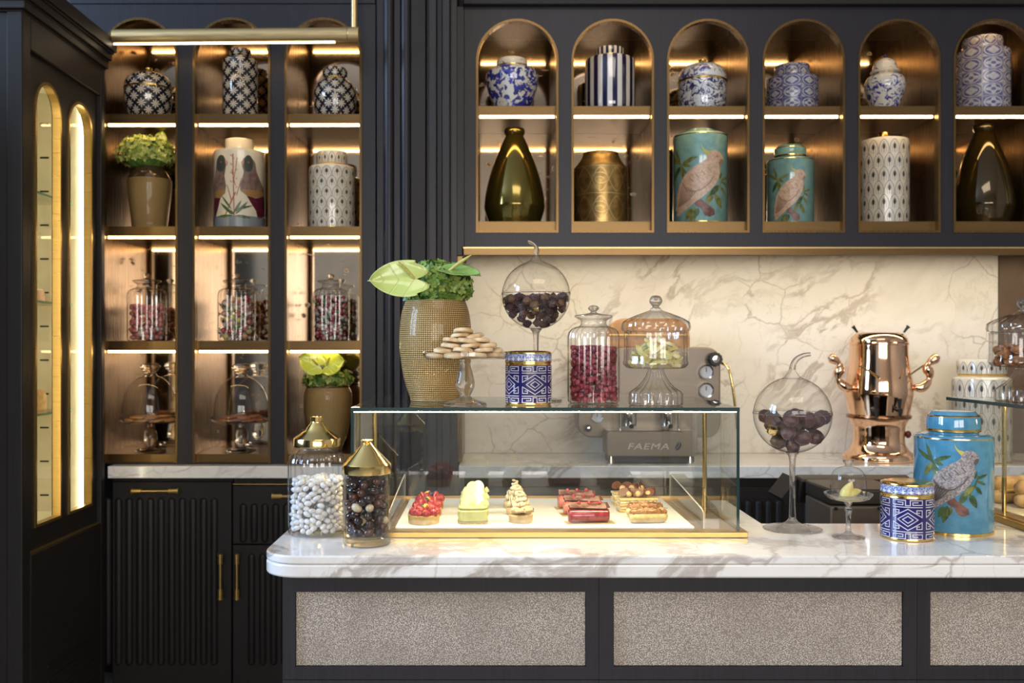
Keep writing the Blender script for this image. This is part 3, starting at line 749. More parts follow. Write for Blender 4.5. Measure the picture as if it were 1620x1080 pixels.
def cockatoo(parent, R, zb, mats, sc_=1.0, sz=1.0):
    """bird on a branch, drawn in the proportions of the caddy's front"""
    D = Decal(R)
    def t(p): q = max(-0.985, min(0.985, (p[0] - 333) / 281.0 * sc_)); return (math.asin(q) * R, zb + (1005 - p[1]) / 281.0 * R * sz)
    def tp(ps): return [t(p) for p in ps]
    for a, b, w_, mi in (((190, 455), (92, 375), 36, 1), ((190, 455), (150, 325), 32, 1), ((205, 450), (322, 408), 34, 1), ((205, 455), (268, 482), 30, 1), ((195, 465), (212, 570), 36, 1),
                      ((190, 470), (135, 575), 44, 4), ((295, 780), (265, 912), 58, 1), ((270, 790), (232, 875), 46, 1), ((320, 790), (292, 862), 42, 4), ((425, 675), (375, 765), 52, 1), ((445, 690), (490, 792), 52, 1),
                      ((470, 620), (400, 705), 44, 4), ((490, 575), (562, 543), 24, 1), ((490, 592), (550, 622), 24, 1), ((480, 630), (525, 692), 30, 1), ((475, 575), (492, 515), 24, 1)):
        A, B = t(a), t(b); D.leaf(A, B, w_ / 281.0 * R * sc_, mi)
    D.stroke(tp([(190, 455), (215, 500), (235, 530)]), 0.006 * R / 0.078, 1); D.stroke(tp([(440, 690), (480, 620), (500, 560)]), 0.004 * R / 0.078, 1)
    D.poly(tp([(288, 742), (340, 722), (382, 760), (436, 800), (440, 838), (402, 856), (368, 846), (338, 792), (300, 772)]), 2, 0.0002)
    D.poly(tp([(385, 400), (405, 372), (440, 361), (476, 374), (501, 405), (505, 432), (492, 455), (472, 462), (478, 500), (478, 535), (468, 572), (442, 620), (402, 665), (352, 708), (300, 742), (258, 775), (218, 805), (180, 838),
             (160, 832), (166, 800), (152, 790), (160, 750), (158, 700), (172, 650), (180, 610), (205, 566), (238, 522), (300, 475), (352, 450), (384, 424)]), 0, 0.0004)
    D.poly(tp([(340, 308), (352, 342), (372, 362), (398, 370), (408, 380), (386, 402), (362, 376), (345, 345)]), 3, 0.0006)
    D.poly(tp([(484, 424), (505, 428), (498, 455), (476, 474), (466, 455)]), 5, 0.0006)
    D.poly(tp([(457 + 8 * math.cos(k * PI / 4), 407 + 8 * math.sin(k * PI / 4)) for k in range(8)]), 5, 0.0006)
    for k in range(7): D.stroke(tp([(205 + 16 * k, 620 + 8 * k), (190 + 10 * k, 690 + 6 * k), (172 + 5 * k, 770 - 2 * k)]), 0.0032 * R / 0.078, 5, 0.0006)
    D.stroke(tp([(205, 600), (235, 650), (290, 668), (340, 655), (400, 610), (430, 560)]), 0.0034 * R / 0.078, 5, 0.0006)
    for k in range(4): D.stroke(tp([(255 + 45 * k, 560 - 22 * k), (280 + 45 * k, 590 - 22 * k)]), 0.0022 * R / 0.078, 5, 0.0006)
    D.build('bird_print', mats, parent)['label'] = 'painted cockatoo on a leafy branch'
BIRD_PINK = [M_PINKB, M_LEAFY, M_BARK, M_CREST, M_LEAFP, M_FEATHP]
BIRD_GREY = [M_GREYB, M_LEAFP, M_BARK, M_CREST, M_LEAFY, M_FEATH]

def feathers(parent, R, z0, z1, rows, N, mats=None):
    """staggered peacock feather arches round a vessel"""
    D = Decal(R); cw = 2 * PI * R / N; ch = (z1 - z0) / rows
    for r in range(rows):
        for k in range(N):
            c = (k + (0.5 if r % 2 else 0) - N / 2) * cw; zb = z0 + r * ch
            hw = cw * 0.46
            if zb + ch * 1.05 > z1 + 0.002: top = z1
            arc = [(c - hw * 0.9, zb), (c - hw, zb + 0.38 * ch), (c - hw * 0.8, zb + 0.68 * ch), (c - hw * 0.35, zb + 0.93 * ch), (c, zb + 1.0 * ch), (c + hw * 0.35, zb + 0.93 * ch), (c + hw * 0.8, zb + 0.68 * ch), (c + hw, zb + 0.38 * ch), (c + hw * 0.9, zb)]
            D.stroke(arc, 0.0023, 0)
            D.stroke([(c - hw * 0.45, zb + 0.05 * ch), (c - hw * 0.5, zb + 0.45 * ch), (c, zb + 0.85 * ch), (c + hw * 0.5, zb + 0.45 * ch), (c + hw * 0.45, zb + 0.05 * ch)], 0.0012, 0)
            D.leaf((c, zb + 0.26 * ch), (c, zb + 0.72 * ch), hw * 0.60, 1, 0.0002)
            D.stroke([(c, zb + 0.02 * ch), (c, zb + 0.3 * ch)], 0.0015, 1, 0.0002)
    D.build('feather_print', mats or [M_PEACL, M_PEACD], parent)

# ---------------------------------------------------------------- ware on the shelves
def vessel(name, label, cat, px, Y, zbase, group=None):
    return thing(name, label, cat, (X(px, Y), Y, zbase), rz=-math.atan2(X(px, Y), Y), group=group)   # its front turned to the room
YJ, YV = 3.80, 3.865                                  # middle of the left shelves and of the wall cabinet
def prof(pts, sc_): return [(r * sc_, z * sc_) for r, z in pts]
def knob(parent, z, r, mat=None, h=None):
    h = h or r * 1.6
    MB().lathe(spl([(r * 0.55, z), (r * 0.5, z + h * 0.3), (r, z + h * 0.6), (r * 0.95, z + h * 0.9), (0.0005, z + h)], 4), 20).build('knob', mat or M_GOLD, parent)

# left shelves, top row
sY = S(YJ)
j = vessel('lidded_bowl', 'round black and white star-patterned lidded bowl with gold knob on the top left shelf', 'jar', 235, YJ, Lz[0])
R = 37 * sY; H = Z(107, YJ) - Lz[0]
MB().lathe(spl([(R * 0.70, 0.0), (R * 0.86, H * 0.14), (R * 0.98, H * 0.36), (R, H * 0.50), (R * 0.985, H * 0.565)], 5)).build('body', M_STAR, j)
MB().lathe([(R * 0.99, H * 0.565), (R * 1.01, H * 0.57), (R * 1.01, H * 0.60), (R * 0.99, H * 0.605)]).build('rim', M_GOLD, j)
MB().lathe(spl([(R * 0.99, H * 0.605), (R * 0.97, H * 0.70), (R * 0.80, H * 0.81), (R * 0.45, H * 0.88), (R * 0.1, H * 0.90), (0.001, H * 0.90)], 5)).build('lid', M_STAR, j)
knob(j, H * 0.89, R * 0.15, h=H * 0.11)
j = vessel('lidded_jar', 'tall slim black and white star-patterned cylinder jar on the top left shelf', 'jar', 380, YJ, Lz[0])
R = 27 * sY; H = Z(78, YJ) - Lz[0]
MB().lathe(spl([(R * 0.93, 0.0), (R * 0.98, 0.004), (R, 0.02), (R, H * 0.80)], 4) + spl([(R * 0.97, H * 0.835), (R * 0.75, H * 0.865), (R * 0.5, H * 0.872)], 4)).build('body', M_STAR2, j)
MB().lathe([(R * 0.52, H * 0.87), (R * 0.54, H * 0.875), (R * 0.54, H * 0.885), (R * 0.5, H * 0.89)]).build('rim', M_GOLD, j)
MB().lathe(spl([(R * 0.56, H * 0.885), (R * 0.63, H * 0.91), (R * 0.63, H * 0.97), (R * 0.5, H * 0.995), (0.001, H)], 4)).build('lid', M_STAR2, j)
j = vessel('ginger_jar', 'squat black and white star-patterned ginger jar on the top left shelf', 'jar', 530, YJ, Lz[0])
R = 33.5 * sY; H = Z(107, YJ) - Lz[0]
MB().lathe(spl([(R * 0.78, 0.0), (R * 0.86, H * 0.06), (R * 0.99, H * 0.30), (R, H * 0.50), (R * 0.90, H * 0.64), (R * 0.66, H * 0.74), (R * 0.46, H * 0.78)], 5)).build('body', M_STAR, j)
MB().lathe([(R * 0.48, H * 0.775), (R * 0.50, H * 0.78), (R * 0.50, H * 0.80), (R * 0.47, H * 0.805)]).build('rim', M_GOLD, j)
MB().lathe(spl([(R * 0.50, H * 0.80), (R * 0.57, H * 0.84), (R * 0.57, H * 0.94), (R * 0.45, H * 0.985), (0.001, H)], 4)).build('lid', M_STAR2, j)
# second row
j = vessel('tea_caddy', 'cream caddy painted with two facing parrots on the left shelves', 'caddy', 379, YJ, Lz[1])
R = 40 * sY; H = Z(222, YJ) - Lz[1]; HB = Z(240, YJ) - Lz[1]
MB().lathe([(R * 0.97, 0.0), (R * 1.0, 0.003), (R * 1.0, H * 0.125)]).build('base_band', pbr('grey_blue_glaze', (0.22, 0.25, 0.27), 0.15, coat=0.4), j)
MB().lathe([(R * 0.995, H * 0.125), (R * 0.995, HB * 0.955)] + spl([(R * 0.98, HB * 0.975), (R * 0.92, HB * 0.99), (R * 0.5, HB)], 4)).build('body', M_CREAMG, j)
MB().lathe(spl([(R * 0.52, HB), (R * 0.56, HB + 0.005), (R * 0.56, H * 0.98), (R * 0.5, H), (0.001, H)], 3)).build('lid', M_CREAMG, j)
D = Decal(R * 0.995)
def t2(ps): return [(math.asin(max(-0.97, min(0.97, (p[0] - 1184) / 216))) * R, (905 - p[1]) / 216.0 * R) for p in ps]
D.poly(t2([(1000, 345), (1030, 320), (1065, 330), (1082, 362), (1072, 420), (1062, 480), (1076, 560), (1068, 622), (1030, 662), (978, 650), (972, 600), (978, 520), (990, 430)]), 0)
D.poly(t2([(1216, 332), (1250, 318), (1290, 330), (1312, 362), (1322, 430), (1350, 500), (1380, 560), (1385, 622), (1300, 656), (1240, 640), (1190, 602), (1186, 560), (1206, 500), (1218, 440), (1205, 400), (1203, 362)]), 0)
D.poly(t2([(978, 650), (1030, 662), (1012, 740), (988, 825), (978, 820)]), 1); D.poly(t2([(1240, 642), (1310, 656), (1385, 622), (1392, 700), (1388, 790), (1332, 832), (1318, 762), (1280, 705)]), 1)
for c in ((1035, 372), (1256, 372)):
    D.poly(t2([(c[0] + 38 * math.cos(k * PI / 6), c[1] + 72 * math.sin(k * PI / 6)) for k in range(12)]), 2, 0.0003)
    D.poly(t2([(c[0] + 8 * math.cos(k * PI / 4), c[1] - 10 + 9 * math.sin(k * PI / 4)) for k in range(8)]), 3, 0.0006)
D.poly(t2([(1066, 335), (1092, 365), (1085, 400), (1070, 372)]), 4, 0.0004); D.poly(t2([(1222, 335), (1196, 365), (1203, 400), (1218, 372)]), 4, 0.0004)
D.poly(t2([(976, 600), (1066, 590), (1066, 625), (1030, 660), (978, 648)]), 5, 0.0003); D.poly(t2([(1192, 590), (1384, 590), (1384, 622), (1300, 654), (1240, 640), (1194, 604)]), 5, 0.0003)
for a, b, w_ in (((1140, 820), (1130, 300), 9), ((1120, 690), (1085, 560), 8), ((1160, 640), (1200, 500), 7), ((1060, 830), (1150, 620), 11), ((1150, 560), (1120, 430), 6), ((1140, 500), (1165, 330), 6)):
    D.stroke(t2([a, b]), w_ / 216 * R, 3)
for a, b, w_ in (((1130, 800), (1030, 700), 26), ((1150, 800), (1250, 690), 26), ((1140, 800), (1080, 760), 30), ((1140, 790), (1200, 680), 26), ((1150, 810), (1280, 825), 26), ((1130, 810), (1005, 815), 24), ((1160, 760), (1290, 720), 20), ((1120, 760), (1040, 640), 18)):
    A, B = t2([a, b]); D.leaf(A, B, w_ / 216 * R, 6, 0.0002)
for k in range(12): D.leaf(*t2([(1125 + 14 * (k % 3), 320 + 24 * k), (1105 + 30 * (k % 3), 300 + 24 * k)]), 12 / 216 * R, 4, 0.0003)
D.build('parrot_print', [varied('parrot_mauve', (0.15, 0.09, 0.085), (0.24, 0.16, 0.12), 60, 0.3), varied('parrot_crimson', (0.085, 0.010, 0.022), (0.13, 0.02, 0.04), 60, 0.3), pbr('parrot_slate', (0.05, 0.065, 0.055), 0.3),
        pbr('stem_red', (0.36, 0.10, 0.06), 0.3), pbr('petal_pink', (0.55, 0.28, 0.20), 0.3), pbr('parrot_ochre', (0.34, 0.19, 0.07), 0.3), M_LEAFP], j)
def peacock(label, px, Y, zb, R, H, HB, lidR, rows, N, name='lidded_jar', gold_neck=False):
    j = vessel(name, label, 'jar', px, Y, zb)
    MB().lathe([(R * 0.96, 0.0), (R * 0.99, 0.003), (R, 0.008), (R, HB * 0.93)] + spl([(R * 0.985, HB * 0.965), (R * 0.90, HB * 0.985), (lidR * 0.9, HB)], 4)).build('body', M_PEAC, j)
    feathers(j, R, 0.004, HB * 0.95, rows, N)
    if gold_neck:
        MB().lathe([(lidR * 0.8, HB), (lidR, HB + 0.002), (lidR, HB + (H - HB) * 0.3), (lidR * 0.62, HB + (H - HB) * 0.35), (lidR * 0.62, HB + (H - HB) * 0.7), (lidR * 0.68, HB + (H - HB) * 0.75), (lidR * 0.66, H), (0.001, H)]).build('neck', M_GOLD, j)
    else:
        MB().lathe([(lidR * 0.94, HB - 0.001), (lidR * 0.98, HB + 0.004), (lidR * 0.94, HB + 0.006)]).build('rim', M_GOLD, j)
        MB().lathe([(lidR * 0.94, HB + 0.005), (lidR, HB + 0.008), (lidR, H * 0.975)] + spl([(lidR * 0.96, H * 0.992), (lidR * 0.85, H), (0.001, H)], 3)).build('lid', M_PEAC, j)
        feathers(j, lidR, HB + 0.008, H * 0.972, 1, N)
    m = MB().lathe([(R * 0.97, 0.0), (R * 1.004, 0.0), (R * 1.004, 0.004), (R * 0.97, 0.0045)]); m.build('foot_rim', M_GOLD, j)
    return j
peacock('ivory peacock-feather jar with wide lid on the left shelves', 525, YJ, Lz[1], 36 * sY, Z(241, YJ) - Lz[1], Z(263, YJ) - Lz[1], 24 * sY, 6, 14)

# wall cabinet, top row
sV = S(YV)
def gjar(label, px, top, R, pts, lid, body_m, lid_m, kn=None, name='ginger_jar'):
    j = vessel(name, label, 'jar', px, YV, Uz[0]); H = Z(top, YV) - Uz[0]
    MB().lathe(spl([(R * a, H * b) for a, b in pts], 5)).build('body', body_m, j)
    zl = pts[-1][1]
    MB().lathe([(R * pts[-1][0] * 0.98, H * zl - 0.002), (R * pts[-1][0] * 1.05, H * zl), (R * pts[-1][0] * 1.05, H * zl + 0.005), (R * pts[-1][0], H * zl + 0.006)]).build('rim', M_GOLD, j)
    MB().lathe(spl([(R * a, H * b) for a, b in lid], 5)).build('lid', lid_m, j)
    if kn: knob(j, H * kn[1], R * kn[0], kn[2], H * (1 - kn[1]))
    return j
gjar('bulbous blue and white floral ginger jar with white lid in the wall cabinet', 810, 93, 42 * sV,
     [(0.62, 0.0), (0.66, 0.08), (0.86, 0.34), (1.0, 0.60), (0.97, 0.72), (0.78, 0.80), (0.58, 0.83)], [(0.57, 0.835), (0.585, 0.87), (0.57, 0.95), (0.45, 0.99), (0.001, 1.0)], M_FLORAL, floral('white_sparse_floral_glaze', WHITE, COBALT, 30, 0.68), None)
j = vessel('lidded_jar', 'navy and white vertically striped jar in the wall cabinet', 'jar', 965, YV, Uz[0])
R = 39.5 * sV; H = Z(76.5, YV) - Uz[0]
MB().lathe([(R * 0.95, 0), (R * 0.98, 0.004), (R, 0.04), (R, H * 0.76)] + spl([(R * 0.985, H * 0.80), (R * 0.90, H * 0.825), (R * 0.55, H * 0.84)], 4), 64).build('body', M_STRIPE, j)
MB().lathe([(R * 0.57, H * 0.835), (R * 0.61, H * 0.84), (R * 0.61, H * 0.865), (R * 0.57, H * 0.87)]).build('rim', M_GOLD, j)
MB().lathe(spl([(R * 0.55, H * 0.87), (R * 0.56, H * 0.95), (R * 0.50, H * 0.99), (0.001, H)], 5), 64).build('lid', M_STRIPE, j)
j = gjar('dark blue and white damask lidded bowl with gold band and knob', 1111, 94, 37.5 * sV,
     [(0.80, 0.0), (0.90, 0.05), (0.99, 0.25), (1.0, 0.45), (0.985, 0.565)], [(1.0, 0.60), (0.98, 0.70), (0.80, 0.83), (0.45, 0.90), (0.001, 0.915)], M_FLORAL2, floral('pale_damask_glaze', (0.70, 0.69, 0.66), (0.05, 0.05, 0.16), 24, 0.56), (0.15, 0.91, M_GOLD), 'lidded_bowl')
def cyl_jar(label, px, top, R, shoulder, lidR, mat, name='lidded_jar'):
    j = vessel(name, label, 'jar', px, YV, Uz[0]); H = Z(top, YV) - Uz[0]
    MB().lathe([(R * 0.97, 0), (R, 0.003), (R, H * shoulder * 0.95)] + spl([(R * 0.985, H * shoulder * 0.975), (R * 0.9, H * shoulder * 0.995), (lidR * R * 0.95, H * shoulder)], 4)).build('body', mat, j)
    MB().lathe([(R * lidR * 0.97, H * shoulder), (R * lidR, H * shoulder + 0.004), (R * lidR, H * 0.96)] + spl([(R * lidR * 0.97, H * 0.985), (R * lidR * 0.85, H), (0.001, H)], 4)).build('lid', mat, j)
cyl_jar('low blue tile-printed cylinder jar in the wall cabinet', 1253, 105, 40 * sV, 0.74, 0.68, M_TILES)
gjar('small blue and white peony jar with domed lid and ball knob', 1400, 87, 31 * sV,
     [(0.55, 0.0), (0.60, 0.05), (0.85, 0.28), (1.0, 0.46), (0.90, 0.60), (0.62, 0.665), (0.60, 0.68)], [(0.62, 0.68), (0.70, 0.70), (0.70, 0.72), (0.60, 0.76), (0.52, 0.86), (0.28, 0.925), (0.10, 0.94), (0.001, 0.942)], M_FLORAL3, floral('white_lid_glaze', WHITE, COBALT, 30, 0.64), (0.10, 0.935, M_NAVY))
cyl_jar('tall blue patchwork-printed cylinder jar at the right end of the wall cabinet', 1554, 62, 40.5 * sV, 0.83, 0.73, M_TILES2)
# lower row
def bottle(label, px, top, R, mat):
    j = vessel('bottle_vase', label, 'vase', px, YV, Uz[1]); H = Z(top, YV) - Uz[1]
    MB().lathe(spl([(0.001, 0.002), (R * 0.75, 0.0), (R * 0.85, H * 0.02), (R * 0.99, H * 0.16), (R, H * 0.22), (R * 0.93, H * 0.38), (R * 0.74, H * 0.60), (R * 0.48, H * 0.80), (R * 0.31, H * 0.915), (R * 0.30, H * 0.93)], 5), 56).build('body', mat, j)
    MB().lathe(spl([(R * 0.30, H * 0.93), (R * 0.34, H * 0.955), (R * 0.34, H * 0.985), (R * 0.31, H), (R * 0.26, H * 0.99), (R * 0.25, H * 0.93)], 4), 40).build('lip', mat, j)
bottle('olive green mercury-glass bottle vase in the wall cabinet', 814, 204, 47.5 * sV, M_OLIVE)
bottle('dark amber glass bottle vase at the right end of the wall cabinet', 1556, 197.5, 46 * sV, M_AMBER)
j = vessel('embossed_jar', 'antique gold jar embossed with scrolls in the wall cabinet', 'jar', 950, YV, Uz[1])
R = 42 * sV; H = Z(243, YV) - Uz[1]
MB().lathe(spl([(R * 0.97, 0.0), (R, 0.01), (R, H * 0.40), (R, H * 0.76), (R * 0.97, H * 0.80)], 4) + spl([(R * 0.80, H * 0.88), (R * 0.68, H * 0.96), (R * 0.66, H), (R * 0.5, H)], 3)).build('body', M_GOLDJ, j)
D = Decal(R * 0.998, 0.001)
for zz in (0.02, 0.40, 0.405, 0.77):
    D.stroke([(-PI * R + k * 2 * PI * R / 40, H * zz) for k in range(41)], 0.003)
for row in (0.03, 0.42):
    for k in range(5):
        c = (k - 2) * 1.256 * R
        D.stroke([(c + q * R, H * (row + 0.17 + 0.16 * math.cos(q * PI / 1.256 * 2))) for q in np.linspace(-0.628, 0.628, 17)], 0.0036)
        D.stroke([(c + q * R, H * (row + 0.17 - 0.16 * math.cos(q * PI / 1.256 * 2))) for q in np.linspace(-0.628, 0.628, 17)], 0.0030)
        D.stroke([(c + (0.012 + 0.0028 * a) * math.cos(a), H * (row + 0.17) + (0.004 + 0.0028 * a) * math.sin(a)) for a in np.linspace(0, 9, 26)], 0.003)
D.build('scroll_relief', pbr('raised_gold', (0.62, 0.44, 0.19), 0.3, 0.8), j)
def parrot_caddy(label, px, Y, zb, R, H, HB, lidR, mat, bird, base_gold=True, name='tea_caddy', zoff=0.0, bs=0.95, cap=False, bz=1.0):
    j = vessel(name, label, 'caddy', px, Y, zb)
    MB().lathe([(R * 0.99, 0.006), (R, 0.008), (R, HB * 0.955)], 64).build('body', mat, j)
    MB().lathe(spl([(R * 0.995, HB * 0.967), (R * 0.95, HB * 0.985), (R * 0.80, HB * 0.997), (lidR * 0.9, HB)], 4), 64).build('shoulder', mat, j)
    MB().lathe([(R * 1.0, HB * 0.955), (R * 1.006, HB * 0.958), (R * 1.003, HB * 0.967), (R * 0.99, HB * 0.968)], 64).build('shoulder_rim', M_GOLD, j)
    MB().lathe([(R * 0.96, 0), (R * 1.004, 0.0), (R * 1.004, R * 0.07), (R * 0.99, R * 0.075)], 64).build('base_rim', M_GOLD, j)
    hl = H - HB
    MB().lathe([(lidR * 0.92, HB - 0.001), (lidR * 0.93, HB + hl * 0.06), (lidR, HB + hl * 0.10)], 56).build('neck', mat, j)
    MB().lathe([(lidR, HB + hl * 0.10), (lidR * 1.01, HB + hl * 0.12), (lidR * 1.01, HB + hl * 0.22), (lidR, HB + hl * 0.23)], 56).build('lid_rim', M_GOLD, j)
    MB().lathe([(lidR, HB + hl * 0.23), (lidR, HB + hl * 0.72), (lidR * 0.97, HB + hl * 0.80)] + spl([(lidR * 0.90, HB + hl * 0.84), (lidR * 0.82, HB + hl * 0.97), (lidR * 0.7, H), (0.001, H)], 3), 56).build('lid', mat, j)
    MB().lathe([(lidR * 0.985, HB + hl * 0.76), (lidR * 0.99, HB + hl * 0.80), (lidR * 0.93, HB + hl * 0.835)], 56).build('lid_top_rim', M_GOLD, j)
    if cap: MB().lathe([(lidR * 0.55, H - 0.001), (lidR * 0.56, H + 0.003), (lidR * 0.5, H + 0.004), (0.001, H + 0.004)], 40).build('gold_cap', M_GOLD, j)
    cockatoo(j, R, zoff, bird, bs, bz)
    return j
R = 42.5 * sV
parrot_caddy('large pale teal caddy with a pink cockatoo in the wall cabinet', 1107.5, YV, Uz[1], R, Z(206, YV) - Uz[1], Z(214.5, YV) - Uz[1] + 0.004, 23 * sV, M_TEAL, BIRD_PINK, zoff=-0.53 * R, bs=1.36, bz=1.38, cap=True)
R = 36 * sV
parrot_caddy('small teal caddy with a pink cockatoo in the wall cabinet', 1250, YV, Uz[1], R, Z(231.5, YV) - Uz[1], Z(252, YV) - Uz[1], 24.5 * sV, M_TEAL2, BIRD_PINK, zoff=-0.59 * R, bs=1.04, bz=1.27)
peacock('ivory peacock-feather bottle jar with narrow gold neck in the wall cabinet', 1398.5, YV, Uz[1], 37.5 * sV, Z(210.5, YV) - Uz[1], Z(220.5, YV) - Uz[1], 13 * sV, 6, 15, gold_neck=True)
# ---------------------------------------------------------------- glassware builders
def pack(R, z0, z1, r, seed, trials=14, shell=2.3):
    """drop balls of radius r into a round jar; keep those that show at the wall or on top"""
    g_ = np.random.default_rng(seed); P = np.zeros((0, 3)); fails = 0
    while fails < 25 and len(P) < 1500:
        best = None
        for _ in range(trials):
            a = g_.uniform(0, 2 * PI); q = (R - r) * math.sqrt(g_.uniform(0, 1)); x, y = q * math.cos(a), q * math.sin(a); z = z0 + r
            if len(P):
                d2 = (P[:, 0] - x) ** 2 + (P[:, 1] - y) ** 2; k = d2 < 4 * r * r
                if k.any(): z = max(z, (P[k, 2] + np.sqrt(4 * r * r - d2[k])).max())
            if best is None or z < best[2]: best = (x, y, z)
        if best[2] > z1 - r: fails += 1; continue
        P = np.vstack([P, best])
    rad = np.hypot(P[:, 0], P[:, 1]); topz = P[:, 2].max()
    return P[(rad > R - shell * r) | (P[:, 2] > topz - 3.0 * r)]

def candies(name, label, cat, group, meshes, P, at, seed, wild=True, limit=300, labels=None):
    r_ = random.Random(seed); out = []
    P = sorted(P, key=lambda p: p[1])[:limit]
    for p in P:
        k = r_.randrange(len(meshes))
        o = inst(name, meshes[k], (at[0] + p[0], at[1] + p[1], at[2] + p[2]), (r_.uniform(0, 6.28), r_.uniform(-0.5, 0.5), r_.uniform(0, 6.28)) if wild else (0, 0, r_.uniform(0, 6.28)))
        tag(o, labels[k] if labels else label, cat, group); out.append(o)
    return out

def apothecary(label, px, Y, zb, Rpx, hR, ribs, name='candy_jar'):
    """ribbed jar with flared lid and knob; hR is the height in radii"""
    j = vessel(name, label, 'jar', px, Y, zb); R = Rpx * S(Y); q = hR / 3.57
    body = [(0.001, 0.03), (0.80, 0.03), (0.93, 0.0), (1.0, 0.06)] + [(1.0, 0.06 + 2.30 * k / 6) for k in range(1, 7)] + spl([(1.0, 2.40), (0.95, 2.58), (0.78, 2.74), (0.58, 2.80), (0.50, 2.88), (0.50, 2.95)], 4)
    MB().lathe([(r * R, z * R * q) for r, z in body], 120, ribs=ribs, amp=0.065, z0=0.1 * R, z1=2.72 * R * q).build('body', M_RIBGLASS, j)
    MB().lathe([(r * R, z * R * q) for r, z in spl([(0.49, 2.95), (0.53, 3.02), (0.72, 3.12), (0.74, 3.17), (0.70, 3.20), (0.40, 3.24), (0.16, 3.28)], 4)], 48).build('lid', M_RIBGLASS, j)
    MB().lathe([(r * R, z * R * q) for r, z in spl([(0.16, 3.281), (0.11, 3.33), (0.20, 3.42), (0.21, 3.48), (0.12, 3.55), (0.001, 3.57)], 4)], 16, cap=False).build('knob', M_CRYSTAL, j)
    return j, R, R * q
def egg_mesh(name, a, b, mat, seg=10, rings=7): return MB().ball(a, b, b, seg=seg, rings=rings).mesh(name, mat, 60)
def sugar(name, c): return varied(name, tuple(q * 0.85 for q in c), c, 300, 0.35, bump=0.2, bd=0.0006)
def wrapped_mesh(r, mats):
    m = MB(); m.ball(r * 0.8, r * 0.72, r * 0.72, seg=8, rings=6)
    for s in (-1, 1):
        v = [(s * r * 0.7, 0, 0)] + [(s * r * 1.35, r * 0.55 * math.cos(a), r * 0.55 * math.sin(a)) for a in np.linspace(0, 2 * PI, 7)[:-1]]
        m.add(v, [(0, 1 + k, 1 + (k + 1) % 6) for k in range(6)], 1)
    return m.mesh('wrapped_candy', mats, 50, fix=True)

# ---------------------------------------------------------------- candy jars on the left shelves
j, R, q = apothecary('ribbed glass jar of pink sugared eggs on the left shelves', 232.5, YJ, Lz[2], 29.5, 3.62, 20)
P = pack(R * 0.92, R * 0.06, R * 2.0, 0.0105, 3, 40)
pk = [egg_mesh('sugared_egg', 0.0135, 0.0104, sugar('egg_pink', (0.62, 0.19, 0.18))), egg_mesh('sugared_egg', 0.0135, 0.0104, sugar('egg_rose', (0.66, 0.27, 0.24))), egg_mesh('sugared_egg', 0.0135, 0.0104, sugar('egg_white', (0.62, 0.56, 0.52)))]
low = [p for p in P if p[2] < 0.05 and p[0] > -0.04]; rest = [p for p in P if not (p[2] < 0.05 and p[0] > -0.04)]
candies('sugared_egg', '', 'candy', 'sugared eggs in the left candy jar', pk[:2], rest, j.location, 5, labels=['deep pink sugared egg in the left candy jar', 'pale rose sugared egg in the left candy jar'])
candies('sugared_egg', '', 'candy', 'pale sugared eggs in the left candy jar', [pk[2], pk[0]], low, j.location, 6, labels=['white sugared egg low in the left candy jar', 'deep pink sugared egg among the white ones at the jar bottom'])
j, R, q = apothecary('ribbed glass jar of wrapped striped sweets on the middle left shelf', 374, YJ, Lz[2], 28.5, 3.75, 20)
P = pack(R * 0.90, R * 0.06, R * 2.55, 0.0138, 8, 40)
cel = pbr('cellophane_white', (0.62, 0.55, 0.50), 0.2)
wr = [wrapped_mesh(0.0165, [varied('sweet_' + n, c, c2, 60, 0.2), cel]) for n, c, c2 in (('red', (0.42, 0.03, 0.04), (0.62, 0.42, 0.38)), ('crimson', (0.30, 0.015, 0.035), (0.45, 0.10, 0.10)), ('green', (0.06, 0.16, 0.04), (0.30, 0.36, 0.10)), ('lemon', (0.55, 0.46, 0.10), (0.60, 0.55, 0.30)), ('orange', (0.50, 0.17, 0.06), (0.62, 0.42, 0.25)))]
candies('wrapped_candy', '', 'candy', 'wrapped sweets in the middle candy jar', wr, P, j.location, 9, labels=[c_ + ' wrapped sweet in the middle candy jar' for c_ in ('red and white', 'dark crimson', 'green', 'lemon yellow', 'orange')])
j, R, q = apothecary('ribbed glass jar of tiny mixed sugar beads on the right of the left shelves', 523.5, YJ, Lz[2], 28, 3.80, 20)
P = pack(R * 0.93, R * 0.06, R * 2.6, 0.0072, 11, trials=16)
m = MB(); r_ = random.Random(4)
for p in P: m.ball(0.0085, 0.0085, 0.0085, tuple(p), 7, 5, r_.choice((0, 0, 1, 1, 2, 3, 4)))
o = m.build('sugar_beads', [pbr('bead_red', (0.30, 0.02, 0.04), 0.25), pbr('bead_white', (0.60, 0.56, 0.50), 0.25), pbr('bead_green', (0.04, 0.13, 0.05), 0.25), pbr('bead_black', (0.03, 0.025, 0.03), 0.25), pbr('bead_pink', (0.50, 0.20, 0.20), 0.25)], None, tuple(j.location), fix=False)
tag(o, 'tiny red white and green sugar beads filling the jar', 'candy', kind='stuff')

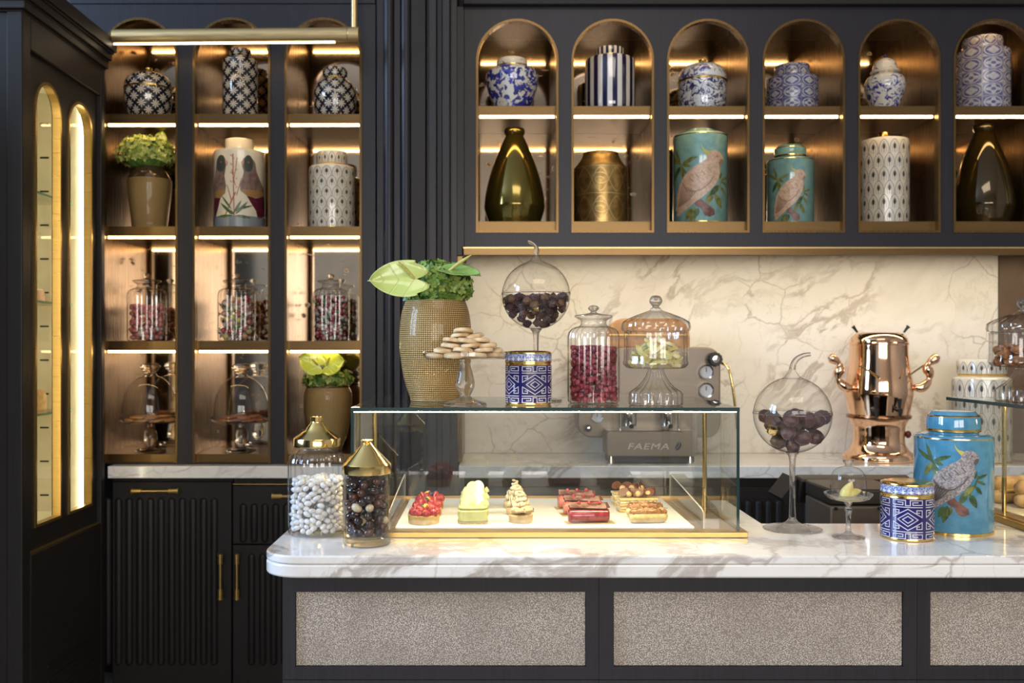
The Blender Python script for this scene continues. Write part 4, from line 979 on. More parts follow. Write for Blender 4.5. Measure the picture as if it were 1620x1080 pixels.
# ---------------------------------------------------------------- cookies under cloches on the left shelves
def cookie_mesh(r, h, mat, seed, holes=True):
    r_ = random.Random(seed); prof_ = spl([(0.001, 0.0), (r * 0.9, 0.0), (r, h * 0.35), (r * 0.95, h * 0.75), (r * 0.7, h * 0.97), (0.001, h)], 3)
    m = MB().lathe(prof_, 18); m.v = [(x * (1 + 0.03 * math.sin(3 * math.atan2(y, x) + seed)), y, z + r_.uniform(-0.0004, 0.0004)) for x, y, z in m.v]
    return m.mesh('cookie', mat, 60)
M_COOK = varied('shortbread', (0.55, 0.36, 0.17), (0.72, 0.54, 0.32), 45, 0.7, bump=0.3)
M_COOKB = varied('browned_biscuit', (0.36, 0.15, 0.045), (0.52, 0.27, 0.10), 40, 0.6, bump=0.3)
M_COOKD = varied('cocoa_biscuit', (0.22, 0.075, 0.03), (0.34, 0.13, 0.06), 40, 0.6, bump=0.3)
def cloche_stand(label, px, Rpx, dome_top, cook_m, cook_label, seed):
    j = vessel('cloche_stand', label, 'cake stand', px, YJ, Lz[3]); s = S(YJ)
    zp = Z(668, YJ) - Lz[3]; R = Rpx * s
    MB().lathe([(0.001, 0.0), (23 * s, 0.0), (23.5 * s, 0.004), (20 * s, 0.008), (8 * s, 0.014), (4 * s, 0.018)] + spl([(4 * s, 0.018), (9 * s, 0.036), (10.5 * s, 0.055), (8 * s, 0.085), (4.5 * s, zp - 0.02), (6 * s, zp - 0.002), (0.001, zp - 0.001)], 5), 32).build('stem', M_CRYSTAL, j)
    MB().lathe([(0.001, zp), (R * 0.9, zp + 0.001), (R, zp + 0.010), (R, zp + 0.030), (R * 0.985, zp + 0.030), (R * 0.975, zp + 0.012), (R * 0.88, zp + 0.005), (0.001, zp + 0.005)], 56).build('plate', M_GLASS, j)
    zt_ = Z(dome_top + 20, YJ) - Lz[3]; rd = R * 0.93; z0 = zp + 0.013
    hd = zt_ - z0
    MB().lathe(spl([(rd, z0), (rd * 0.995, z0 + hd * 0.25), (rd * 0.93, z0 + hd * 0.50), (rd * 0.75, z0 + hd * 0.76), (rd * 0.48, z0 + hd * 0.93), (rd * 0.22, z0 + hd)], 5), 56).build('dome', M_GLASS, j)
    zk = z0 + hd; hk = Z(dome_top, YJ) - Lz[3] - zk
    MB().lathe(spl([(0.001, zk - 0.004), (rd * 0.23, zk - 0.003), (rd * 0.20, zk + hk * 0.25), (rd * 0.34, zk + hk * 0.6), (rd * 0.33, zk + hk * 0.85), (rd * 0.18, zk + hk), (0.001, zk + hk)], 4), 32).build('knob', M_CRYSTAL, j)
    r_ = random.Random(seed); cm = [cookie_mesh(0.030, 0.010, cook_m, k) for k in range(3)]
    n = 0
    for lay, cnt, rad in ((0, 7, R * 0.58), (1, 4, R * 0.42)):
        for k in range(cnt):
            a = 2 * PI * k / cnt + lay * 0.5
            o = inst('cookie', cm[n % 3], (j.location.x + rad * math.cos(a), j.location.y + rad * math.sin(a), Lz[3] + zp + 0.007 + lay * 0.0115), (r_.uniform(-0.12, 0.12), r_.uniform(-0.12, 0.12), r_.uniform(0, 6))); n += 1
            tag(o, cook_label, 'cookie', cook_label + 's')
cloche_stand('glass cloche over golden biscuits on a stand at the far left', 238, 46.5, 574, M_COOKB, 'golden biscuit under the far left glass cloche', 1)
cloche_stand('glass cloche over reddish brown biscuits on a stand on the middle left shelf', 382, 46, 575, M_COOKD, 'reddish biscuit under the middle shelf glass cloche', 2)

# ---------------------------------------------------------------- flowers and vases
M_HYD = varied('hydrangea_green', (0.28, 0.35, 0.05), (0.54, 0.57, 0.17), 55, 0.5)
M_HYDD = varied('hydrangea_leaf_green', (0.05, 0.14, 0.02), (0.18, 0.30, 0.05), 50, 0.45)
def spathe_mat(name, c1, c2):
    g = G(name); x, y, z = g.xyz(g.coord('Object')); n = g.noise(g.coord('Object'), 30, 3)
    v = ((x * 90.0 - y.abs() * 60.0).sin()).abs().ss(0.0, 0.25, 1, 0)
    return g.put(color=g.mix((v * 0.35 + n * 0.5).min(1.0), c1, c2), rough=0.22, spec=0.5, coat=0.3).bump(v * -1.0, 0.5, 0.003).mat
M_SPATHE = spathe_mat('anthurium_lime', (0.46, 0.58, 0.13), (0.64, 0.72, 0.32))
M_SPATHEB = spathe_mat('anthurium_bright_lime', (0.46, 0.55, 0.03), (0.64, 0.70, 0.14))
M_SPADIX = varied('spadix_yellow_green', (0.42, 0.36, 0.06), (0.52, 0.50, 0.16), 200, 0.5, bump=0.3)
def anthurium(label, at, tip, normal, L, W, mat, spad=None, stem_to=None):
    r = thing('anthurium', label, 'flower', at)
    x = Vector(tip).normalized(); n = Vector(normal); n = (n - x * n.dot(x)).normalized(); y = n.cross(x)
    Mx = Matrix((x, y, n)).transposed().to_4x4()
    nu, nt = 17, 22; v = []; f = []
    for i in range(nt):
        t = i / (nt - 1); pr = math.cos(t * PI / 2) ** 0.72 * (0.86 + 0.42 * t)
        for k in range(nu):
            s = -1 + 2 * k / (nu - 1); xb = -0.03 - 0.27 * math.sin(PI * min(1, abs(s) * 1.15)) ** 0.8
            xx = xb * (1 - t) + t * (1 - 0.05 * abs(s)); yy = s * pr * W / 2
            zz = 0.10 * W * s * s + 0.012 * L * math.sin(9 * t - 4 * abs(s)) * (1 - t) + 0.05 * L * (t - 0.4) ** 2
            v.append((xx * L, yy, zz))
    for i in range(nt - 1):
        for k in range(nu - 1): f.append((i * nu + k, i * nu + k + 1, (i + 1) * nu + k + 1, (i + 1) * nu + k))
    o = MB().add(v, f).build('spathe', mat, r, angle=80); o.matrix_local = Mx
    so = o.modifiers.new('thick', 'SOLIDIFY'); so.thickness = 0.0012
    if spad:
        e = Vector(spad); m = MB(); ln = e.length
        m.tube([e * t + Vector((0, 0, 0.02 * ln * math.sin(t * PI))) for t in np.linspace(0, 1, 7)], [0.0030, 0.0038, 0.0042, 0.0042, 0.0038, 0.0030, 0.0012], 10)
        m.build('spadix', M_SPADIX, r)
    if stem_to: MB().tube([Vector((0, 0, 0)) - n * 0.002, Vector(stem_to) * 0.5 + Vector((0, 0.01, 0.01)), Vector(stem_to)], 0.0025, 8).build('stem', M_HYDD, r)
    return r
def hydrangea(label, c, rad, n, size, mat, seed, lo=-0.35, mats=None):
    r_ = random.Random(seed); m = MB()
    for _ in range(n):
        while True:
            d = Vector((r_.gauss(0, 1), r_.gauss(0, 1), r_.gauss(0, 1))).normalized()
            if d.z > lo: break
        k = r_.uniform(0.86, 1.04); p = Vector((d.x * rad[0], d.y * rad[1], d.z * rad[2])) * k
        q = (d + Vector((r_.uniform(-.5, .5), r_.uniform(-.5, .5), r_.uniform(-.5, .5)))).normalized().to_track_quat('Z', 'Y').to_matrix().to_4x4()
        q = Matrix.Translation(p) @ q @ Matrix.Rotation(r_.uniform(0, 6), 4, 'Z'); s = size * r_.uniform(0.75, 1.2); mi = r_.randrange(2) if mats else 0
        for a in range(4):
            R_ = Matrix.Rotation(a * PI / 2, 4, 'Z')
            m.add([(0, 0, 0), (s * 0.5, -s * 0.42, s * 0.10), (s * 1.0, -s * 0.15, s * 0.26), (s * 1.0, s * 0.15, s * 0.26), (s * 0.5, s * 0.42, s * 0.10)], [(0, 1, 2, 3, 4)], mi, q @ R_)
    r = thing('hydrangea', label, 'flower', c)
    o = m.build('florets', mats or mat, r, fix=False, angle=20); o['kind'] = 'stuff'
    MB().ball(rad[0] * 0.82, rad[1] * 0.82, rad[2] * 0.82).build('flower_heart', M_HYDD, r)
    return r
def vase(label, px, Y, zb, pts, collar=None):
    j = vessel('vase', label, 'vase', px, Y, zb); s = S(Y)
    MB().lathe([(r * s, z * s) for r, z in spl(pts, 6)], 64).build('body', M_KNIT, j)
    if collar: MB().lathe([(r * s, z * s) for r, z in spl(collar, 5)], 48).build('collar', M_VRIM, j)
    return j
# vase with hydrangea on the second left shelf
vase('gold mesh-textured vase with brown collar on the left shelves', 237, YJ, Lz[1], [(0.1, 0), (25, 0), (27, 8), (30, 33), (33, 58), (34, 75), (33.5, 79)], [(33.2, 79), (31, 84), (25, 93), (18, 102), (15.5, 112), (17, 116)])
zb = Lz[1]; s = S(YJ)
hydrangea('lime green hydrangea heads in the vase on the second left shelf', (X(233, YJ), YJ - 0.012, Z(246, YJ)), (45 * s, 36 * s, 29 * s), 400, 0.0125, M_HYD, 3, -0.45)
anthurium('small lime anthurium leaf rising above the hydrangea on the left shelves', (X(250, YJ), YJ + 0.02, Z(226, YJ)), (0.25, 0, 1), (0.2, -1, 0.2), 0.055, 0.06, M_SPATHEB)
# vase with anthuriums at the bottom right of the left shelves
vase('gold mesh-textured vase on the lowest left shelf behind the white-sweet jar', 519, YJ, Lz[3], [(0.1, 0), (19, 0), (22, 6), (31, 30), (37, 58), (38, 78), (37, 92), (33, 101)], [(33, 100), (33.5, 103), (31, 104), (28, 100)])
hydrangea('green hydrangea filler in the vase on the lowest left shelf', (X(518, YJ), YJ, Z(600, YJ)), (38 * s, 36 * s, 18 * s), 240, 0.012, M_HYD, 5, -0.7, [M_HYD, M_HYDD])
anthurium('bright lime anthurium with its tip to the left above the lowest shelf vase', (X(511, YJ), YJ - 0.10, Z(577, YJ)), (-1, -0.1, 0.42), (0.1, -1, 0.35), 0.085, 0.112, M_SPATHEB, (-0.022, -0.022, 0.026), (0.01, 0.09, -0.08))
anthurium('bright lime anthurium with its tip to the right above the lowest shelf vase', (X(523, YJ), YJ - 0.095, Z(578, YJ)), (1, -0.1, 0.28), (-0.05, -1, 0.4), 0.080, 0.105, M_SPATHEB, (0.016, -0.02, 0.034), (-0.01, 0.085, -0.08))

# ---------------------------------------------------------------- on the back counter
def frame_px(Y): return (lambda px: X(px, Y)), (lambda py: Z(py, Y))
# copper urn
YS = 3.80
urn = thing('coffee_urn', 'polished copper samovar-style urn with two side taps on the back counter', 'urn', (X(1390, YS), YS, ZB + 0.001)); k = S(YS) / 4.153
def up(pts): return [(r * k, (952 - y) * k) for r, y in pts]
MB().lathe(up([(0.1, 952), (222, 952), (224, 940), (220, 915), (212, 905)]) + spl(up([(210, 905), (186, 885), (164, 845), (160, 800), (162, 760), (166, 720), (182, 690), (186, 680)]), 5), 64).build('pedestal', M_COPPER, urn)
MB().lathe(up([(186, 680), (200, 676), (202, 664), (198, 656), (188, 652)]), 64).build('flange', pbr('dark_copper', (0.25, 0.12, 0.06), 0.2, 1.0), urn)
MB().lathe(spl(up([(187, 652), (198, 600), (212, 520), (208, 440), (194, 350), (184, 270), (182, 200)]), 6), 64).build('body', M_COPPER, urn)
MB().lathe(up([(182, 200), (187, 197), (187, 186), (183, 182)]) + spl(up([(182, 182), (176, 155), (150, 128), (110, 117), (0.1, 114)]), 6), 64).build('lid', M_COPPER, urn)
for sx in (-1, 1):
    x = sx * 163 * k
    MB().tube([(x * 0.93, -0.02, 835 * k), (x * 1.07, -0.02, 866 * k), (x * 1.11, -0.02, 874 * k)], [0.004, 0.006, 0.009], 12).build('lid_knob', M_BLACK, urn)
    P_ = [(sx * a * k, -0.05, (952 - y) * k) for a, y in ((195, 470), (240, 476), (285, 440), (298, 392), (282, 350), (292, 318), (330, 290), (352, 282))]
    MB().tube(spl(P_, 4), [0.010 + 0.010 * abs(math.sin(i * 0.32)) for i in range(len(spl(P_, 4)))], 14).build('side_tap', M_COPPER, urn, angle=80)
    MB().tube([(sx * 340 * k, -0.05, 664 * k), (sx * 356 * k, -0.05, 678 * k)], [0.013, 0.009], 12).build('tap_lever', M_CHROME, urn)
    MB().tube([(sx * 205 * k, -0.12, (952 - 330) * k), (sx * 85 * k, -0.135, (952 - 404) * k)], 0.0035, 8).build('level_rod', M_PBRASS, urn)
for x0 in (-110, 40):
    m = MB(); y0 = -0.128
    m.tube([(x0 * k, y0 + 0.03, 340 * k), (x0 * k, y0 - 0.02, 340 * k)], 0.008, 12); m.tube([(x0 * k, y0 - 0.016, 345 * k), (x0 * k, y0 - 0.018, 300 * k)], [0.009, 0.005], 12)
    m.tube([(x0 * k, y0 - 0.01, 350 * k), (x0 * k, y0 - 0.01, 412 * k)], [0.005, 0.009], 10); m.build('spigot', M_BLACK, urn)
MB().ball(0.012, 0.012, 0.015, (172 * k, -0.03, 170 * k)).build('switch_knob', pbr('red_brown_switch', (0.10, 0.015, 0.008), 0.2), urn)

# espresso machine
YE = 3.80; ex, ez = frame_px(YE)
esp = thing('espresso_machine', 'brushed steel espresso machine with pressure gauges behind the pastry case', 'coffee machine')
def rrect(x0, x1, z0, z1, r, n=6):
    return rounded(x1 - r, z1 - r, r, 0, PI / 2, n) + rounded(x0 + r, z1 - r, r, PI / 2, PI, n) + rounded(x0 + r, z0 + r, r, PI, 1.5 * PI, n) + rounded(x1 - r, z0 + r, r, 1.5 * PI, 2 * PI, n)
MB().prism(rrect(ex(914), ex(1140), ez(692), ez(549), 0.055, 8), YE, YE + 0.15).build('body', M_STEEL, esp, bevel=0.006)
YT = 3.66; tx, tz = frame_px(YT)
MB().prism(rrect(tx(960), tx(1104), tz(722), tz(683), 0.012), YT, YE - 0.001).build('drip_tray', M_STEEL, esp, bevel=0.004)
MB().box(tx(964), tx(1100), YT + 0.02, YE - 0.001, tz(732), tz(722.5)).build('plinth', M_BLACK, esp)
MB().box(tx(962), tx(1102), YT + 0.006, YT + 0.13, tz(682.7), tz(681)).build('tray_grid', M_CHROME, esp)
for px in (968, 1094):
    MB().tube([(tx(px), YT + 0.03, ZB + 0.001), (tx(px), YT + 0.03, tz(721))], [0.013, 0.010], 14).build('foot', M_CHROME, esp)
for px in (1000, 1062):
    m = MB(); m.lathe([(0.001, 0), (0.028, 0), (0.030, 0.012), (0.030, 0.05), (0.024, 0.056), (0.001, 0.056)], 24, M=Matrix.Translation((tx(px), YE - 0.06, tz(676))))
    m.box(tx(px) - 0.016, tx(px) + 0.016, YE - 0.05, YE - 0.001, tz(668), tz(650)); m.tube([(tx(px), YE - 0.09, tz(672)), (tx(px), YT + 0.015, tz(675))], [0.007, 0.010], 12)
    m.build('group_head', M_CHROME, esp)
for px in (984, 1078):
    MB().tube([(tx(px), YT + 0.05, tz(655)), (tx(px), YT + 0.05, tz(681))], 0.006, 10).build('steam_post', M_CHROME, esp)
M_DIAL = pbr('gauge_face', (0.55, 0.54, 0.55), 0.3)
def gauge(px, py, r):
    c = Vector((ex(px), YE - 0.002, ez(py))); Mx = Matrix.Translation(c) @ Matrix.Rotation(PI / 2, 4, 'X')
    g_ = MB().lathe([(r * 0.78, 0.004), (r * 0.80, 0.016), (r * 0.95, 0.018), (r, 0.012), (r, -0.002)], 28, M=Mx).build('gauge', M_CHROME, esp)
    MB().lathe([(0.0005, 0.010), (r * 0.8, 0.010)], 28, M=Mx).build('dial', M_DIAL, g_)
    MB().box(c.x - 0.001, c.x + 0.0015, c.y - 0.013, c.y - 0.0115, c.z, c.z + r * 0.6).build('needle', M_BLACK, g_)
gauge(1116, 588, 0.030); gauge(1116, 617, 0.031); gauge(944, 659, 0.024)
def round_knob(px, py, r, mat):
    Mx = Matrix.Translation((ex(px), YE - 0.001, ez(py))) @ Matrix.Rotation(PI / 2, 4, 'X')
    o = MB().lathe([(r * 0.4, 0), (r * 0.4, 0.02), (r, 0.022), (r, 0.045), (r * 0.85, 0.05), (0.0005, 0.05)], 24, ribs=12, amp=0.10, M=Mx).build('steam_knob', mat, esp)
    MB().lathe([(r * 0.6, 0.0502), (r * 0.5, 0.056), (0.0005, 0.057)], 20, M=Mx).build('knob_cap', M_CHROME, o)
round_knob(1128, 568, 0.028, M_BLACK); round_knob(1128, 641, 0.024, M_BLACK); round_knob(929, 676, 0.014, M_BLACK)
MB().tube(spl([(ex(1136), YE - 0.02, ez(573)), (ex(1146), YE - 0.05, ez(580)), (ex(1152), YE - 0.06, ez(605)), (ex(1158), YE - 0.06, ez(650)), (ex(1160), YE - 0.06, ez(676))], 4), 0.0055, 10).build('steam_wand', M_PBRASS, esp)
M_WOOD = varied('honey_wood', (0.42, 0.19, 0.055), (0.55, 0.28, 0.09), 25, 0.4)
wr_ = MB().prism([(ex(964), ez(549.5)), (ex(1094), ez(549.5))] + rounded(ex(1094) - 0.07, ez(503) - 0.07, 0.07, 0, PI / 2, 8) + rounded(ex(964) + 0.07, ez(503) - 0.07, 0.07, PI / 2, PI, 8), YE + 0.03, YE + 0.12).build('cup_rail', M_WOOD, esp, bevel=0.004)
wr_['label'] = 'rounded honey-coloured wooden cup rail'
MB().box(ex(965), ex(1093), YE + 0.026, YE + 0.0295, ez(530), ez(528.5)).build('brass_line', M_BRASSD, esp)
def lettering(txt, size, loc, mat, parent, name='lettering', rot=(PI / 2, 0, 0), shear=0.0):
    c = bpy.data.curves.new(name + '_outline', 'FONT'); c.body = txt; c.size = size; c.extrude = 0.0008; c.align_x = 'CENTER'; c.align_y = 'CENTER'; c.shear = shear; c.space_character = 1.1
    t = bpy.data.objects.new(name + '_outline', c); C.objects.link(t); bpy.context.view_layer.update()
    me = bpy.data.meshes.new_from_object(t.evaluated_get(bpy.context.evaluated_depsgraph_get())); bpy.data.objects.remove(t)
    me.materials.clear(); me.materials.append(mat)
    o = bpy.data.objects.new(name, me); C.objects.link(o); o.location = loc; o.rotation_euler = rot; o.parent = parent; return o
lettering('FAEMA', 0.034, (tx(1025), YT - 0.0005, tz(706.5)), pbr('raised_letters', (0.62, 0.58, 0.53), 0.3, 0.7), esp, shear=0.2).scale = (1.45, 1, 1)
Mx = Matrix.Translation((tx(1073), YT - 0.0012, tz(705.5))) @ Matrix.Rotation(0.5, 4, 'Y')
em = MB().ball(0.010, 0.0012, 0.017, M=Mx).build('bean_emblem', M_BLACK, esp)
MB().tube([Mx @ Vector((-0.003, -0.0015, -0.014)), Mx @ Vector((0.002, -0.0018, 0)), Mx @ Vector((-0.002, -0.0015, 0.014))], 0.0012, 6).build('emblem_line', M_STEEL, em)

# jar on the back counter at the right
Yq = 3.78
peacock('ivory peacock-feather jar with gold rims on the back counter behind the right glass case', 1553, Yq, ZB + 0.001, 43 * S(Yq), Z(568, Yq) - ZB, Z(594, Yq) - ZB, 36 * S(Yq), 5, 16)

# till equipment below the bar ledge
YQ = 2.85; qx, qz = frame_px(YQ)
till = thing('till_monitor', 'dark tilted till screen seen from behind below the back counter', 'monitor', (qx(1320), YQ, 0))
m = MB(); c0 = qx(1320)
m.prism([(-0.03, qz(757)), (0.02, qz(752)), (0.16, qz(772)), (0.20, qz(796)), (0.16, qz(803)), (0.0, qz(796))], qx(1262) - c0, qx(1440) - c0, 'yz'); m.build('casing', varied('dark_brown_plastic', (0.012, 0.009, 0.008), (0.016, 0.012, 0.011), 10, 0.4), till, bevel=0.006)
m = MB(); m.prism([(qx(1237) - c0, qz(788)), (qx(1262) - c0 - 0.002, qz(757)), (qx(1262) - c0 - 0.002, qz(800)), (qx(1243) - c0, qz(796))], 0.0, 0.14); m.build('side_flap', M_BASE, till)
MB().box(qx(1300) - c0, qx(1330) - c0, 0.05, 0.12, 0.0, qz(800)).build('stand', M_BLACK, till)
YQ2 = 2.60; qx, qz = frame_px(YQ2)
pr = thing('receipt_printer', 'taupe box-shaped receipt printer below the small glass cloche', 'printer', (qx(1358), YQ2, 0)); c0 = qx(1358)
M_TAUPE = varied('taupe_plastic', (0.085, 0.066, 0.052), (0.10, 0.078, 0.062), 12, 0.45)
MB().box(qx(1312) - c0, qx(1430) - c0, 0.0, 0.20, qz(800) + 0.001, qz(774)).build('lid', varied('dark_taupe_plastic', (0.022, 0.017, 0.014), (0.027, 0.021, 0.017), 12, 0.4), pr, bevel=0.006)
MB().box(qx(1312) - c0, qx(1430) - c0, -0.01, 0.20, 0.0, qz(800)).build('body', M_TAUPE, pr, bevel=0.005)
for px in (1320, 1388): MB().box(qx(px) - c0 - 0.004, qx(px) - c0 + 0.004, -0.014, -0.0105, qz(805), qz(801)).build('hinge', M_BLACK, pr)

# a few things on the glass shelves of the tall cabinet
def shelf_cake(name, label, cat, z, w_, h, mat, icing=None):
    r = thing(name, label, cat, (-1.665, 3.455, z + 0.0085))
    MB().lathe(spl([(0.001, 0.0), (w_ * 0.92, 0.0), (w_, h * 0.2), (w_ * 0.97, h * 0.75), (w_ * 0.75, h * 0.97), (0.001, h)], 4), 32).build('sponge', mat, r)
    if icing: MB().lathe(spl([(w_ * 0.90, h * 0.86), (w_ * 0.78, h * 1.0), (w_ * 0.3, h * 1.08), (0.001, h * 1.10)], 4), 32).build('icing', icing, r)
shelf_cake('sponge_cake', 'small brown sponge cake on a glass shelf inside the tall cabinet', 'cake', 1.165, 0.045, 0.075, varied('golden_sponge', (0.50, 0.28, 0.09), (0.62, 0.40, 0.16), 50, 0.7, bump=0.3))
shelf_cake('iced_cake', 'small peach iced cake on the middle glass shelf inside the tall cabinet', 'cake', 1.555, 0.04, 0.05, varied('peach_sponge', (0.62, 0.34, 0.18), (0.70, 0.44, 0.26), 50, 0.6), pbr('cream_icing', (0.76, 0.68, 0.52), 0.4))
anthurium('small lime anthurium on the upper glass shelf inside the tall cabinet', (-1.665, 3.44, 2.0), (-0.5, 0, 0.9), (0.45, -0.85, 0.2), 0.06, 0.055, M_SPATHE, None, (0.0, 0.0, -0.061))
# ---------------------------------------------------------------- on the bar top
def metal_lid(pts, R, zf, j, name='lid', seg=48): return MB().lathe([(r * R, z * R) for r, z in pts], seg).build(name, M_PBRASS, j, angle=30)
# white sugared almonds
Yw = 2.02; j = vessel('candy_jar', 'ribbed glass jar of white sugared almonds with gold lid on the bar top', 'jar', 501.5, Yw, ZK + 0.0005); R = 44.8 * S(Yw)
body = [(0.001, 0.05), (0.86, 0.05), (0.94, 0.0), (1.0, 0.08)] + [(1.0, 0.08 + 2.3 * k / 6) for k in range(1, 7)] + spl([(1.0, 2.42), (0.97, 2.62), (0.86, 2.80), (0.68, 2.90), (0.60, 2.98), (0.60, 3.06)], 4)
MB().lathe([(r * R, z * R) for r, z in body], 120, ribs=24, amp=0.06, z0=0.12 * R, z1=2.85 * R).build('body', M_RIBGLASS, j)
metal_lid([(0.60, 3.06), (0.80, 3.07), (0.825, 3.10), (0.825, 3.33)] + spl([(0.81, 3.36), (0.66, 3.46), (0.44, 3.62), (0.30, 3.80), (0.22, 3.90), (0.20, 3.94)], 4), R, 0, j)
MB().lathe([(r * R, z * R) for r, z in [(0.20, 3.94), (0.23, 3.96), (0.23, 4.10), (0.19, 4.11), (0.18, 3.96)]], 32).build('finial', M_PBRASS, j)
P = pack(R * 0.92, R * 0.10, R * 2.05, 0.0060, 21, trials=40)
alm = [MB().ball(a, b, b * 0.9, seg=10, rings=7).mesh('sugared_almond', pbr('white_sugar_shell', (0.74, 0.72, 0.70), 0.3, sss=0.0), 60) for a, b in ((0.0098, 0.0062), (0.0092, 0.0064))]
candies('sugared_almond', 'white sugared almond in the gold-lidded ribbed jar', 'candy', 'white sugared almonds in the jar', alm, P, j.location, 31, limit=300)
# chocolate dragees
Yc = 1.91; j = vessel('candy_jar', 'smooth glass jar of dark chocolate almonds with gold cone lid on the bar top', 'jar', 580.5, Yc, ZK + 0.0005); R = 37.2 * S(Yc)
MB().lathe([(r * R, z * R) for r, z in [(0.001, 0.42), (0.90, 0.42), (0.92, 0.46)] + [(0.92, 0.46 + 0.5 * k) for k in range(1, 6)] + [(0.94, 3.02), (0.985, 3.0), (0.985, 0.5), (1.0, 0.40), (1.0, 0.10), (0.96, 0.0), (0.001, 0.0)]], 64).build('body', M_GLASS, j)
MB().lathe([(r * R, z * R) for r, z in [(0.001, 0.05), (0.9, 0.05), (0.93, 0.12), (0.93, 0.32), (0.88, 0.38), (0.001, 0.38)]], 48).build('thick_base', M_CRYSTAL, j)
metal_lid([(0.92, 3.0), (1.02, 3.01), (1.03, 3.04), (1.03, 3.38)] + spl([(1.0, 3.42), (0.86, 3.56), (0.55, 3.88), (0.28, 4.18), (0.17, 4.29), (0.16, 4.31)], 4), R, 0, j)
MB().lathe([(r * R, z * R) for r, z in [(0.16, 4.31), (0.22, 4.36), (0.26, 4.41), (0.20, 4.39), (0.001, 4.35)]], 32, ribs=8, amp=0.2).build('finial', M_PBRASS, j)
P = pack(R * 0.92, R * 0.43, R * 2.95, 0.0082, 22, trials=40)
ch = [MB().ball(a, b, b, seg=10, rings=7).mesh('chocolate_almond', mt, 60) for a, b, mt in ((0.0122, 0.0088, pbr('dark_chocolate', (0.020, 0.009, 0.007), 0.15, coat=0.6)), (0.0116, 0.0090, pbr('plain_chocolate', (0.040, 0.016, 0.010), 0.2, coat=0.4)), (0.0122, 0.0086, pbr('milk_chocolate', (0.075, 0.026, 0.012), 0.25, coat=0.3)))]
iv = MB().ball(0.0120, 0.0086, 0.0086, seg=10, rings=7).mesh('ivory_almond', pbr('ivory_shell', (0.60, 0.50, 0.33), 0.3), 60)
P = sorted(P, key=lambda p: p[1]); spots = [p for p in P[:60]]
iv_i = set()
for tx_, tz_ in ((-0.012, 0.062), (0.014, 0.068), (0.028, 0.032), (0.030, 0.030)):
    iv_i.add(min(range(60), key=lambda i: (P[i][0] - tx_) ** 2 + (P[i][2] - tz_ - 0.012) ** 2))
candies('ivory_almond', 'cream coloured almond among the dark chocolate almonds', 'candy', 'cream almonds in the chocolate jar', [iv], [P[i] for i in iv_i], j.location, 33)
candies('chocolate_almond', '', 'candy', 'chocolate almonds in the jar', ch, [p for i, p in enumerate(P) if i not in iv_i], j.location, 32, labels=[c_ + ' chocolate-coated almond in the cone-lidded jar' for c_ in ('near-black', 'dark brown', 'reddish milk')])

# globe jars on stems
def globe_jar(label, px, Y, zb, Rpx, cy_px, tip, a1=1.28):
    j = vessel('globe_jar', label, 'glass jar', px, Y, zb); R = Rpx * S(Y); zc = Z(cy_px, Y) - zb
    hemi = [(R * math.cos(a), zc + R * math.sin(a)) for a in np.linspace(-PI / 2 + 0.12, -0.0, 18)]
    MB().lathe(hemi + [(R * 1.012, zc + 0.0005), (R * 1.012, zc + 0.003), (R * 0.985, zc + 0.003)], 64).build('bowl', M_GLASS, j)
    lid = [(R * 0.985, zc + 0.0045), (R * 1.015, zc + 0.005), (R * 1.0, zc + 0.008)] + [(R * math.cos(a), zc + R * math.sin(a)) for a in np.linspace(0.08, a1, 14)]
    lid += spl([(R * math.cos(a1) * 0.93, zc + R * (math.sin(a1) + 0.02)), (R * math.cos(a1) * 0.55, zc + R * (math.sin(a1) + 0.075)), (R * 0.11, zc + R * 1.13), (R * 0.075, zc + R * 1.22)], 4)
    MB().lathe(lid, 64).build('lid', M_GLASS, j)
    MB().tube([(R * 1.005 * math.cos(a), R * 1.005 * math.sin(a), zc + 0.0035) for a in np.linspace(0, 2 * PI, 65)], 0.0011, 6, cap=False).build('rim', M_CRYSTAL, j)
    T_ = [(0, 0, zc + R * 1.20)] + [(a * R, 0, zc + b * R) for a, b in tip]
    T2 = spl(T_, 5); n = len(T2)
    MB().tube(T2, [R * 0.085 * (1 - 0.45 * i / n) for i in range(n)], 12).build('stalk', M_CRYSTAL, j, angle=80)
    zs = zc - R * 0.985
    MB().lathe([(0.001, 0.0), (R * 0.75, 0.0), (R * 0.76, 0.002)] + spl([(R * 0.74, 0.003), (R * 0.40, R * 0.09), (R * 0.14, R * 0.22), (R * 0.085, R * 0.45), (R * 0.075, zs * 0.6), (R * 0.09, zs * 0.92), (R * 0.17, zs), (0.001, zs + 0.002)], 6), 40).build('stem', M_CRYSTAL, j)
    return j, R, zc
def fill_globe(name, label, cat, group, meshes, j, R, zc, r, seed, frac=0.62, n=40, level=-0.05):
    g_ = np.random.default_rng(seed); P = []
    tries = 0
    while len(P) < n and tries < 5000:
        tries += 1; a = g_.uniform(0, 2 * PI); q = R * 0.88 * math.sqrt(g_.uniform(0, 1)); x, y = q * math.cos(a), q * math.sin(a)
        Ri = R * 0.985 - r
        if x * x + y * y > Ri * Ri: continue
        z = -math.sqrt(Ri * Ri - x * x - y * y)
        for p in P:
            d2 = (p[0] - x) ** 2 + (p[1] - y) ** 2
            if d2 < 4 * r * r: z = max(z, p[2] + math.sqrt(4 * r * r - d2))
        if z < level * R: P.append((x, y, z))
    return candies(name, label, cat, group, meshes, [(p[0], p[1], p[2] + zc) for p in P], j.location, seed)
ZVT = 1.275; ZV = ZVT + 0.0006                       # top of the pastry case
M_TRUF = [pbr('truffle_' + n, c, 0.45, sheen=0.2) for n, c in (('plum', (0.055, 0.018, 0.024)), ('cocoa', (0.075, 0.028, 0.026)), ('umber', (0.045, 0.02, 0.018)))]
